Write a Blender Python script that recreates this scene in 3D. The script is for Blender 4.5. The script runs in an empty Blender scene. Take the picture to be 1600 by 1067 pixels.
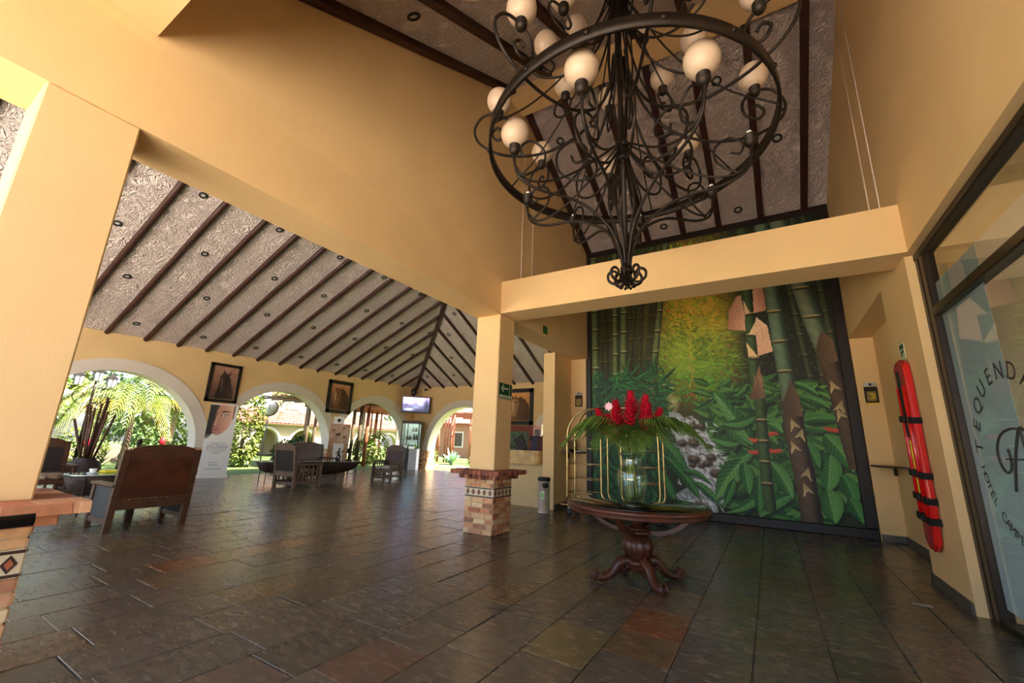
import bpy, bmesh, math, random
import numpy as np
from mathutils import Vector, Matrix, Euler

random.seed(7)
RNG = np.random.default_rng(7)
SC = bpy.context.scene
COL = SC.collection
PI = math.pi

# ------------------------------------------------------------------ camera, sky, sun, exposure
CAM_H = 1.45
YAW, PITCH, ROLL, FPX = 0.549365, 0.240435, 0.0365196, 650.26
_f = Vector((-math.sin(YAW) * math.cos(PITCH), math.cos(YAW) * math.cos(PITCH), math.sin(PITCH)))
_r0 = Vector((math.cos(YAW), math.sin(YAW), 0))
_u0 = _r0.cross(_f)
_r = _r0 * math.cos(ROLL) + _u0 * math.sin(ROLL)
_u = _u0 * math.cos(ROLL) - _r0 * math.sin(ROLL)
cam_data = bpy.data.cameras.new('camera')
cam_data.sensor_fit = 'HORIZONTAL'
cam_data.sensor_width = 36.0
cam_data.lens = FPX / 1600 * 36.0
cam_data.clip_start = 0.05
cam_data.clip_end = 500
cam = bpy.data.objects.new('camera', cam_data)
COL.objects.link(cam)
cam.matrix_world = Matrix(((_r.x, _u.x, -_f.x, 0), (_r.y, _u.y, -_f.y, 0), (_r.z, _u.z, -_f.z, CAM_H), (0, 0, 0, 1)))
SC.camera = cam


def project(p):
    d = Vector(p) - Vector((0, 0, CAM_H))
    w = d.dot(_f)
    if w <= 0.05:
        return None
    return (800 + FPX * d.dot(_r) / w, 533.5 - FPX * d.dot(_u) / w, w)


SUN_ELEV, SUN_AZ = math.radians(58), math.radians(72)      # sun stands beyond the right wall, so porch and near lawn stay shaded
world = bpy.data.worlds.new('sky')
SC.world = world
world.use_nodes = True
_nt = world.node_tree
_bg = _nt.nodes['Background']
_sky = _nt.nodes.new('ShaderNodeTexSky')
_sky.sky_type = 'NISHITA'
_sky.sun_disc = False
_sky.sun_elevation = SUN_ELEV
_sky.sun_rotation = SUN_AZ
_sky.air_density = 1.0
_sky.dust_density = 3.0
_sky.ozone_density = 0.7
_nt.links.new(_sky.outputs[0], _bg.inputs[0])
_bg.inputs[1].default_value = 0.13
sun_data = bpy.data.lights.new('sun', 'SUN')
sun_data.energy = 6.0
sun_data.angle = math.radians(0.6)
sun_data.color = (1.0, 0.94, 0.84)
sun = bpy.data.objects.new('sun', sun_data)
COL.objects.link(sun)
_sd = Vector((math.sin(SUN_AZ) * math.cos(SUN_ELEV), math.cos(SUN_AZ) * math.cos(SUN_ELEV), math.sin(SUN_ELEV)))
sun.rotation_euler = (-_sd).to_track_quat('-Z', 'Y').to_euler()
sun.location = (10, 10, 30)
vs = SC.view_settings
vs.view_transform = 'Standard'
vs.look = 'None'
vs.gamma = 1.0
vs.use_curve_mapping = False
vs.exposure = 2.8
SC.cycles.max_bounces = 10
SC.cycles.diffuse_bounces = 6
SC.cycles.glossy_bounces = 4
SC.cycles.transmission_bounces = 8
SC.cycles.transparent_max_bounces = 12
SC.cycles.sample_clamp_indirect = 6.0
SC.cycles.caustics_reflective = False
SC.cycles.caustics_refractive = False


# ------------------------------------------------------------------ materials
def srgb(r, g, b):
    return tuple((c / 255 / 12.92 if c / 255 <= 0.04045 else ((c / 255 + 0.055) / 1.055) ** 2.4) for c in (r, g, b)) + (1.0,)


MATS = {}


def mat(name, col, rough=0.6, metal=0.0, var=0.0, vscale=3.0, col2=None, bump=0.0, bscale=40.0, bdist=0.01, spec=0.5,
        objrand=0.0, emit=None, emit_s=0.0, trans=0.0, ior=1.45, stretch=None, coat=0.0, sheen=0.0, bdetail=4.0):
    if name in MATS:
        return MATS[name]
    m = bpy.data.materials.new(name)
    MATS[name] = m
    m.use_nodes = True
    nt = m.node_tree
    b = nt.nodes['Principled BSDF']
    b.inputs['Base Color'].default_value = col
    b.inputs['Roughness'].default_value = rough
    b.inputs['Metallic'].default_value = metal
    b.inputs['Specular IOR Level'].default_value = spec
    b.inputs['IOR'].default_value = ior
    b.inputs['Transmission Weight'].default_value = trans
    b.inputs['Coat Weight'].default_value = coat
    if emit:
        b.inputs['Emission Color'].default_value = emit
        b.inputs['Emission Strength'].default_value = emit_s
    tc = nt.nodes.new('ShaderNodeTexCoord')
    vec = tc.outputs['Object']
    if stretch:
        mp = nt.nodes.new('ShaderNodeMapping')
        mp.inputs['Scale'].default_value = stretch
        nt.links.new(vec, mp.inputs[0])
        vec = mp.outputs[0]
    cur = None
    if var > 0 or col2:
        n = nt.nodes.new('ShaderNodeTexNoise')
        n.inputs['Scale'].default_value = vscale
        n.inputs['Detail'].default_value = 5
        nt.links.new(vec, n.inputs['Vector'])
        mx = nt.nodes.new('ShaderNodeMix')
        mx.data_type = 'RGBA'
        mx.inputs[6].default_value = col
        c2 = col2 or tuple(max(0, c * (1 - var)) for c in col[:3]) + (1,)
        mx.inputs[7].default_value = c2
        mr = nt.nodes.new('ShaderNodeMapRange')
        mr.inputs[1].default_value = 0.35
        mr.inputs[2].default_value = 0.65
        nt.links.new(n.outputs['Fac'], mr.inputs[0])
        nt.links.new(mr.outputs[0], mx.inputs[0])
        cur = mx.outputs[2]
    if objrand > 0:
        oi = nt.nodes.new('ShaderNodeObjectInfo')
        hs = nt.nodes.new('ShaderNodeHueSaturation')
        mr2 = nt.nodes.new('ShaderNodeMapRange')
        mr2.inputs[3].default_value = 1 - objrand
        mr2.inputs[4].default_value = 1 + objrand
        nt.links.new(oi.outputs['Random'], mr2.inputs[0])
        nt.links.new(mr2.outputs[0], hs.inputs['Value'])
        if cur:
            nt.links.new(cur, hs.inputs['Color'])
        else:
            hs.inputs['Color'].default_value = col
        cur = hs.outputs[0]
    if cur:
        nt.links.new(cur, b.inputs['Base Color'])
    if bump > 0:
        n = nt.nodes.new('ShaderNodeTexNoise')
        n.inputs['Scale'].default_value = bscale
        n.inputs['Detail'].default_value = bdetail
        nt.links.new(vec, n.inputs['Vector'])
        bp = nt.nodes.new('ShaderNodeBump')
        bp.inputs['Strength'].default_value = bump
        bp.inputs['Distance'].default_value = bdist
        nt.links.new(n.outputs['Fac'], bp.inputs['Height'])
        nt.links.new(bp.outputs[0], b.inputs['Normal'])
    return m


def ramp_mat(name, stops, rough, bump=0.0, bscale=12, bdist=0.01, vscale=4, spec=0.5, stretch=None, island=True, rvar=0.0):
    """colour picked per piece (object random + island random) from a ramp, with grain on top"""
    m = bpy.data.materials.new(name)
    MATS[name] = m
    m.use_nodes = True
    nt = m.node_tree
    b = nt.nodes['Principled BSDF']
    b.inputs['Roughness'].default_value = rough
    b.inputs['Specular IOR Level'].default_value = spec
    oi = nt.nodes.new('ShaderNodeObjectInfo')
    src = oi.outputs['Random']
    if island:
        ge = nt.nodes.new('ShaderNodeNewGeometry')
        ad = nt.nodes.new('ShaderNodeMath')
        ad.operation = 'ADD'
        nt.links.new(oi.outputs['Random'], ad.inputs[0])
        nt.links.new(ge.outputs['Random Per Island'], ad.inputs[1])
        fr = nt.nodes.new('ShaderNodeMath')
        fr.operation = 'FRACT'
        nt.links.new(ad.outputs[0], fr.inputs[0])
        src = fr.outputs[0]
    cr = nt.nodes.new('ShaderNodeValToRGB')
    cr.color_ramp.interpolation = 'LINEAR'
    el = cr.color_ramp.elements
    while len(el) < len(stops):
        el.new(0.5)
    for e, (p, c) in zip(el, stops):
        e.position = p
        e.color = c
    nt.links.new(src, cr.inputs[0])
    ge2 = nt.nodes.new('ShaderNodeNewGeometry')
    vec = ge2.outputs['Position']
    if stretch:
        mp = nt.nodes.new('ShaderNodeMapping')
        mp.inputs['Scale'].default_value = stretch
        nt.links.new(vec, mp.inputs[0])
        vec = mp.outputs[0]
    n = nt.nodes.new('ShaderNodeTexNoise')
    n.inputs['Scale'].default_value = vscale
    n.inputs['Detail'].default_value = 6
    nt.links.new(vec, n.inputs['Vector'])
    mr = nt.nodes.new('ShaderNodeMapRange')
    mr.inputs[1].default_value = 0.3
    mr.inputs[2].default_value = 0.7
    mr.inputs[3].default_value = 0.84
    mr.inputs[4].default_value = 1.14
    nt.links.new(n.outputs['Fac'], mr.inputs[0])
    hs = nt.nodes.new('ShaderNodeHueSaturation')
    nt.links.new(cr.outputs[0], hs.inputs['Color'])
    nt.links.new(mr.outputs[0], hs.inputs['Value'])
    nt.links.new(hs.outputs[0], b.inputs['Base Color'])
    if rvar:
        mr3 = nt.nodes.new('ShaderNodeMapRange')
        mr3.inputs[1].default_value = 0.3
        mr3.inputs[2].default_value = 0.7
        mr3.inputs[3].default_value = rough - rvar
        mr3.inputs[4].default_value = rough + rvar
        nt.links.new(n.outputs['Fac'], mr3.inputs[0])
        nt.links.new(mr3.outputs[0], b.inputs['Roughness'])
    if bump:
        n2 = nt.nodes.new('ShaderNodeTexNoise')
        n2.inputs['Scale'].default_value = bscale
        n2.inputs['Detail'].default_value = 2.5
        n2.inputs['Distortion'].default_value = 0.3
        nt.links.new(vec, n2.inputs['Vector'])
        bp = nt.nodes.new('ShaderNodeBump')
        bp.inputs['Strength'].default_value = bump
        bp.inputs['Distance'].default_value = bdist
        nt.links.new(n2.outputs['Fac'], bp.inputs['Height'])
        nt.links.new(bp.outputs[0], b.inputs['Normal'])
    return m


def paint_mat(name, rough=0.45, emit=0.0, coat=0.0):
    """a picture stored as colours on the print's own dense mesh"""
    m = bpy.data.materials.new(name)
    MATS[name] = m
    m.use_nodes = True
    nt = m.node_tree
    b = nt.nodes['Principled BSDF']
    b.inputs['Roughness'].default_value = rough
    b.inputs['Specular IOR Level'].default_value = 0.35
    a = nt.nodes.new('ShaderNodeAttribute')
    a.attribute_name = 'print'
    nt.links.new(a.outputs['Color'], b.inputs['Base Color'])
    if emit:
        nt.links.new(a.outputs['Color'], b.inputs['Emission Color'])
        b.inputs['Emission Strength'].default_value = emit
    return m


M_WALL = mat('yellow_plaster', srgb(234, 198, 144), 0.85, var=0.07, vscale=1.2, bump=0.25, bscale=60, bdist=0.004, spec=0.25)
M_TRIM = mat('white_arch_plaster', srgb(226, 214, 200), 0.85, var=0.05, bump=0.1, bscale=50, bdist=0.003, spec=0.25)
M_WOOD = mat('dark_rafter_wood', srgb(62, 28, 20), 0.55, var=0.45, vscale=6, bump=0.3, bscale=25, bdist=0.006)
M_BLACK = mat('black_frame_wood', srgb(34, 24, 20), 0.45, var=0.3, vscale=8)
M_IRON = mat('wrought_iron', srgb(44, 34, 27), 0.5, metal=0.55, var=0.4, vscale=18, bump=0.35, bscale=60, bdist=0.003)
M_GLOBE = mat('frosted_globe_glass', srgb(188, 164, 140), 0.4, spec=0.5, var=.06, vscale=9)
M_GROUT = mat('grey_mortar', srgb(96, 88, 76), 0.8, var=0.2)
M_MORTAR = mat('cream_mortar', srgb(214, 184, 142), 0.9, var=0.2, vscale=9, bump=0.3, bscale=70, bdist=0.004)
M_BASEB = mat('grey_stone_skirting', srgb(98, 92, 82), 0.55, var=0.3, vscale=7)
M_METAL = mat('brushed_steel', srgb(214, 212, 208), 0.35, metal=0.75)
M_BRASS = mat('polished_brass', srgb(196, 172, 120), 0.25, metal=1.0)
M_DKMET = mat('dark_bronze_frame', srgb(48, 36, 28), 0.35, metal=0.4, spec=0.5)
M_BLK = mat('black_plastic', srgb(20, 18, 18), 0.45)
M_WHITE = mat('white_plastic', srgb(232, 230, 225), 0.5)
M_CHAIR = mat('walnut_chair_wood', srgb(84, 52, 34), 0.42, var=0.4, vscale=7, stretch=(1, 1, 6), bump=0.15, bscale=30, bdist=0.003)
M_CHAIR2 = mat('greyed_chair_wood', srgb(112, 86, 70), 0.5, var=0.35, vscale=7)
M_LEATH = mat('brown_leather', srgb(84, 42, 22), 0.42, var=0.5, vscale=5, bump=0.25, bscale=30, bdist=0.004)
M_LEATHD = mat('dark_hide_leather', srgb(44, 30, 26), 0.6, var=0.5, vscale=9)
M_CUSH = mat('patterned_cushion', srgb(196, 176, 146), 0.9, col2=srgb(96, 62, 44), vscale=11)
M_TABLE = mat('carved_mahogany', srgb(84, 42, 26), 0.38, var=0.5, vscale=7, bump=0.25, bscale=40, bdist=0.004, coat=0.08)
M_TGLASS = mat('black_table_glass', srgb(14, 16, 15), 0.03, spec=0.9)
M_GLASS = mat('clear_glass', (0.95, 0.97, 0.96, 1), 0.0, trans=1.0, ior=1.35)
M_WATER = mat('vase_water', (0.93, 0.96, 0.9, 1), 0.0, trans=1.0, ior=1.2)
M_LEAF = mat('palm_leaf', srgb(84, 112, 40), 0.5, var=0.4, vscale=6, objrand=0.2)
M_STEM = mat('flower_stem', srgb(150, 158, 78), 0.5)
M_RED = mat('red_ginger_bract', srgb(200, 22, 46), 0.4, var=0.35, vscale=25)
M_PINK = mat('pink_flower', srgb(244, 186, 196), 0.5)
M_STONE = mat('cream_marble', srgb(206, 170, 106), 0.3, col2=srgb(176, 134, 74), vscale=6, coat=0.2)
M_DESK = mat('textured_cream_front', srgb(214, 186, 136), 0.8, var=0.12, vscale=14, bump=0.5, bscale=35, bdist=0.008)
M_TROUGH = mat('dugout_wood', srgb(66, 48, 36), 0.7, var=0.6, vscale=7, bump=0.5, bscale=18, bdist=0.015)
M_BRONZE = mat('dark_bronze', srgb(48, 38, 32), 0.35, metal=0.6)
M_CLAY = mat('dark_clay_pot', srgb(62, 52, 46), 0.55, var=0.3)
M_BAMB = mat('brown_bamboo', srgb(92, 58, 38), 0.5, var=0.4, vscale=9, objrand=0.3)
M_REDPLA = mat('red_stretcher_plastic', srgb(206, 20, 22), 0.22, spec=0.6, coat=0.4)
M_STRAP = mat('black_webbing', srgb(16, 14, 15), 0.85)
M_YEL = mat('yellow_strap', srgb(226, 206, 40), 0.6)
M_GREEN = mat('sign_green', srgb(22, 74, 44), 0.5)
M_SGREY = mat('sign_pale', srgb(200, 206, 186), 0.6)
M_SLATE = ramp_mat('slate_tiles', [(0.0, srgb(84, 74, 60)), (0.2, srgb(98, 88, 74)), (0.42, srgb(76, 68, 58)), (0.6, srgb(104, 84, 58)),
                                   (0.78, srgb(88, 80, 70)), (0.86, srgb(118, 76, 48)), (0.92, srgb(104, 92, 60)), (1.0, srgb(92, 88, 74))], 0.26, bump=0.42, bscale=9.0, bdist=0.008,
                   vscale=7.0, spec=0.65, stretch=(0.9, 2.6, 1), rvar=0.03)
M_BRICK = ramp_mat('old_bricks', [(0.0, srgb(202, 132, 92)), (0.2, srgb(222, 180, 134)), (0.4, srgb(186, 112, 84)), (0.55, srgb(226, 196, 152)), (0.7, srgb(214, 160, 116)),
                                  (0.85, srgb(150, 96, 78)), (1.0, srgb(224, 186, 140))], 0.8, bump=0.6, bscale=30, bdist=0.008, vscale=14, spec=0.2)
M_LEDGE = ramp_mat('dark_bricks', [(0.0, srgb(128, 74, 58)), (0.35, srgb(176, 110, 84)), (0.7, srgb(104, 66, 56)), (1.0, srgb(196, 136, 104))], 0.8,
                   bump=0.5, bscale=30, bdist=0.006, vscale=14, spec=0.2)


def stucco():
    m = bpy.data.materials.new('rough_white_stucco')
    m.use_nodes = True
    nt = m.node_tree
    b = nt.nodes['Principled BSDF']
    b.inputs['Roughness'].default_value = 0.9
    b.inputs['Specular IOR Level'].default_value = 0.2
    ge = nt.nodes.new('ShaderNodeNewGeometry')
    n = nt.nodes.new('ShaderNodeTexNoise')
    n.inputs['Scale'].default_value = 4.0
    n.inputs['Detail'].default_value = 5
    n.inputs['Distortion'].default_value = 1.4
    nt.links.new(ge.outputs['Position'], n.inputs['Vector'])
    v = nt.nodes.new('ShaderNodeTexVoronoi')
    v.inputs['Scale'].default_value = 6.5
    mxv = nt.nodes.new('ShaderNodeVectorMath')
    mxv.operation = 'ADD'
    nt.links.new(ge.outputs['Position'], mxv.inputs[0])
    nt.links.new(n.outputs['Color'], mxv.inputs[1])
    nt.links.new(mxv.outputs[0], v.inputs['Vector'])
    ad = nt.nodes.new('ShaderNodeMath')
    ad.operation = 'ADD'
    nt.links.new(n.outputs['Fac'], ad.inputs[0])
    nt.links.new(v.outputs['Distance'], ad.inputs[1])
    bp = nt.nodes.new('ShaderNodeBump')
    bp.inputs['Strength'].default_value = 1.0
    bp.inputs['Distance'].default_value = 0.13
    nt.links.new(ad.outputs[0], bp.inputs['Height'])
    nt.links.new(bp.outputs[0], b.inputs['Normal'])
    b.inputs['Base Color'].default_value = srgb(248, 230, 225)
    MATS['rough_white_stucco'] = m
    return m


M_STUCCO = stucco()


# ------------------------------------------------------------------ mesh helpers
class MB:
    def __init__(self):
        self.v, self.f, self.s = [], [], []

    def add(self, vs_, fs, smooth=False):
        o = len(self.v)
        self.v += [tuple(p) for p in vs_]
        self.f += [tuple(i + o for i in f) for f in fs]
        self.s += [smooth] * len(fs)
        return self

    def box(self, x0, x1, y0, y1, z0, z1):
        return self.add([(x0, y0, z0), (x1, y0, z0), (x1, y1, z0), (x0, y1, z0), (x0, y0, z1), (x1, y0, z1), (x1, y1, z1), (x0, y1, z1)],
                        [(0, 3, 2, 1), (4, 5, 6, 7), (0, 1, 5, 4), (1, 2, 6, 5), (2, 3, 7, 6), (3, 0, 4, 7)])

    def bevbox(self, x0, x1, y0, y1, z0, z1, b=0.01):
        """box with chamfered edges"""
        cx, cy, cz = (x0 + x1) / 2, (y0 + y1) / 2, (z0 + z1) / 2
        hx, hy, hz = (x1 - x0) / 2, (y1 - y0) / 2, (z1 - z0) / 2
        b = min(b, hx * .9, hy * .9, hz * .9)
        bm = bmesh.new()
        bmesh.ops.create_cube(bm, size=2)
        for v in bm.verts:
            v.co = Vector((v.co.x * hx + cx, v.co.y * hy + cy, v.co.z * hz + cz))
        bmesh.ops.bevel(bm, geom=bm.edges[:], offset=b, segments=1, affect='EDGES')
        return self.bm(bm)

    def bm(self, bm, smooth=False):
        bm.verts.index_update()
        self.add([v.co[:] for v in bm.verts], [[v.index for v in f.verts] for f in bm.faces], smooth)
        bm.free()
        return self

    def bar(self, p, q, w, h, up=(0, 0, 1)):
        p, q = Vector(p), Vector(q)
        d = (q - p).normalized()
        up = Vector(up)
        s = d.cross(up)
        if s.length < 1e-4:
            s = d.cross(Vector((1, 0, 0)))
        s.normalize()
        u = s.cross(d)
        vs_ = []
        for e in (p, q):
            for a, c in ((-1, -1), (1, -1), (1, 1), (-1, 1)):
                vs_.append(e + s * a * w / 2 + u * c * h / 2)
        return self.add(vs_, [(0, 1, 2, 3), (7, 6, 5, 4), (0, 4, 5, 1), (1, 5, 6, 2), (2, 6, 7, 3), (3, 7, 4, 0)])

    def tube(self, pts, r, n=8, closed=False, smooth=True, flat=None):
        pts = [Vector(p) for p in pts]
        N = len(pts)
        rs = list(r) if hasattr(r, '__len__') else [r] * N
        vs_ = []
        prev = None
        for i, p in enumerate(pts):
            if closed:
                t = pts[(i + 1) % N] - pts[i - 1]
            else:
                t = pts[min(i + 1, N - 1)] - pts[max(i - 1, 0)]
            if t.length < 1e-9:
                t = Vector((0, 0, 1))
            t.normalize()
            if prev is None:
                a = Vector((0, 0, 1)) if abs(t.z) < 0.9 else Vector((1, 0, 0))
                u = t.cross(a).normalized()
            else:
                u = (prev - t * prev.dot(t))
                u = u.normalized() if u.length > 1e-6 else t.cross(Vector((0.3, 0.5, 0.8))).normalized()
            prev = u
            w = t.cross(u)
            for k in range(n):
                an = 2 * PI * k / n
                vs_.append(p + (u * math.cos(an) + w * math.sin(an)) * rs[i])
        fs = []
        for i in range(N if closed else N - 1):
            j = (i + 1) % N
            for k in range(n):
                fs.append((i * n + k, i * n + (k + 1) % n, j * n + (k + 1) % n, j * n + k))
        o = len(self.v)
        self.add(vs_, fs, smooth)
        if not closed:
            self.f += [tuple(o + k for k in range(n - 1, -1, -1)), tuple(o + (N - 1) * n + k for k in range(n))]
            self.s += [False, False]
        return self

    def lathe(self, prof, n=24, c=(0, 0, 0), smooth=True, lob=0, lobd=0.0):
        vs_, fs = [], []
        for (r, z) in prof:
            for k in range(n):
                a = 2 * PI * k / n
                rr = r * (1 + lobd * math.cos(a * lob)) if lob else r
                vs_.append((c[0] + rr * math.cos(a), c[1] + rr * math.sin(a), c[2] + z))
        for i in range(len(prof) - 1):
            for k in range(n):
                fs.append((i * n + k, i * n + (k + 1) % n, (i + 1) * n + (k + 1) % n, (i + 1) * n + k))
        self.add(vs_, fs, smooth)
        o = len(self.v) - len(vs_)
        if prof[0][0] > 1e-4:
            self.f.append(tuple(o + k for k in range(n - 1, -1, -1)))
            self.s.append(False)
        if prof[-1][0] > 1e-4:
            self.f.append(tuple(o + (len(prof) - 1) * n + k for k in range(n)))
            self.s.append(False)
        return self

    def ball(self, c, r, nu=16, nv=10, sz=1.0):
        return self.lathe([(max(1e-5, r * math.sin(PI * i / nv)), -r * sz * math.cos(PI * i / nv)) for i in range(nv + 1)], nu, c)

    def prism(self, poly, fn, d0, d1):
        """2-D outline pushed from depth d0 to d1; fn(a, b, d) -> point"""
        n = len(poly)
        vs_ = [fn(a, b, d0) for a, b in poly] + [fn(a, b, d1) for a, b in poly]
        fs = [tuple(range(n - 1, -1, -1)), tuple(range(n, 2 * n))] + [(i, (i + 1) % n, n + (i + 1) % n, n + i) for i in range(n)]
        return self.add(vs_, fs)

    def quad(self, a, b, c, d, smooth=False):
        return self.add([a, b, c, d], [(0, 1, 2, 3)], smooth)

    def move(self, fn):
        self.v = [tuple(fn(Vector(p))) for p in self.v]
        return self

    def mesh(self, name):
        me = bpy.data.meshes.new(name)
        me.from_pydata(self.v, [], self.f)
        me.polygons.foreach_set('use_smooth', self.s)
        me.update()
        return me

    def build(self, name, m, parent=None, world=True, off=None):
        if parent is not None:
            if world:
                o = WL(parent)
                self.move(lambda p: p - o)
            me = self.mesh(name)
            ob = bpy.data.objects.new(name, me)
            ob.parent = parent
        else:
            xs = np.array(self.v)
            o = Vector(((xs[:, 0].min() + xs[:, 0].max()) / 2, (xs[:, 1].min() + xs[:, 1].max()) / 2, xs[:, 2].min()))
            self.move(lambda p: p - o)
            me = self.mesh(name)
            ob = bpy.data.objects.new(name, me)
            ob.location = o
        if m is not None:
            me.materials.append(m)
        COL.objects.link(ob)
        fix_normals(me)
        return ob


def fix_normals(me):
    if len(me.polygons) > 60000:
        return
    bm = bmesh.new()
    bm.from_mesh(me)
    bmesh.ops.recalc_face_normals(bm, faces=bm.faces[:])
    bm.to_mesh(me)
    bm.free()


def WL(o):
    p = Vector(o.location)
    while o.parent:
        o = o.parent
        p += Vector(o.location)
    return p


def tag(o, label=None, cat=None, group=None, kind=None):
    if label:
        o['label'] = label
    if cat:
        o['category'] = cat
    if group:
        o['group'] = group
    if kind:
        o['kind'] = kind
    return o


def thing(name, label, cat, loc=(0, 0, 0), rz=0.0, group=None, kind=None):
    o = bpy.data.objects.new(name, None)
    o.empty_display_size = 0.1
    o.location = loc
    o.rotation_euler = (0, 0, rz)
    COL.objects.link(o)
    return tag(o, label, cat, group, kind)


def inst(name, me, parent, loc, scale=(1, 1, 1), rot=(0, 0, 0), m=None):
    ob = bpy.data.objects.new(name, me)
    ob.parent = parent
    ob.location = loc
    ob.scale = scale
    ob.rotation_euler = rot
    COL.objects.link(ob)
    return ob


def copy_tree(o, parent=None):
    c = o.copy()
    COL.objects.link(c)
    c.parent = parent
    for ch in [x for x in bpy.data.objects if x.parent == o]:
        copy_tree(ch, c)
    return c


def catmull(pts, k=6):
    P = [np.array(p, float) for p in pts]
    P = [2 * P[0] - P[1]] + P + [2 * P[-1] - P[-2]]
    out = []
    for i in range(1, len(P) - 2):
        for j in range(k):
            t = j / k
            a, b, c, d = P[i - 1], P[i], P[i + 1], P[i + 2]
            out.append(0.5 * ((2 * b) + (c - a) * t + (2 * a - 5 * b + 4 * c - d) * t * t + (3 * b - a - 3 * c + d) * t ** 3))
    out.append(P[-2])
    return [tuple(float(x) for x in p) for p in out]


def text_mesh(body, size, extrude=0.002):
    cu = bpy.data.curves.new('lettering', 'FONT')
    cu.body = body
    cu.size = size
    cu.extrude = extrude
    cu.align_x = 'CENTER'
    cu.align_y = 'CENTER'
    ob = bpy.data.objects.new('lettering', cu)
    COL.objects.link(ob)
    dg = bpy.context.evaluated_depsgraph_get()
    me = bpy.data.meshes.new_from_object(ob.evaluated_get(dg))
    vs_ = [v.co[:] for v in me.vertices]
    fs = [tuple(p.vertices) for p in me.polygons]
    bpy.data.objects.remove(ob)
    bpy.data.curves.remove(cu)
    return vs_, fs


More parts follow.
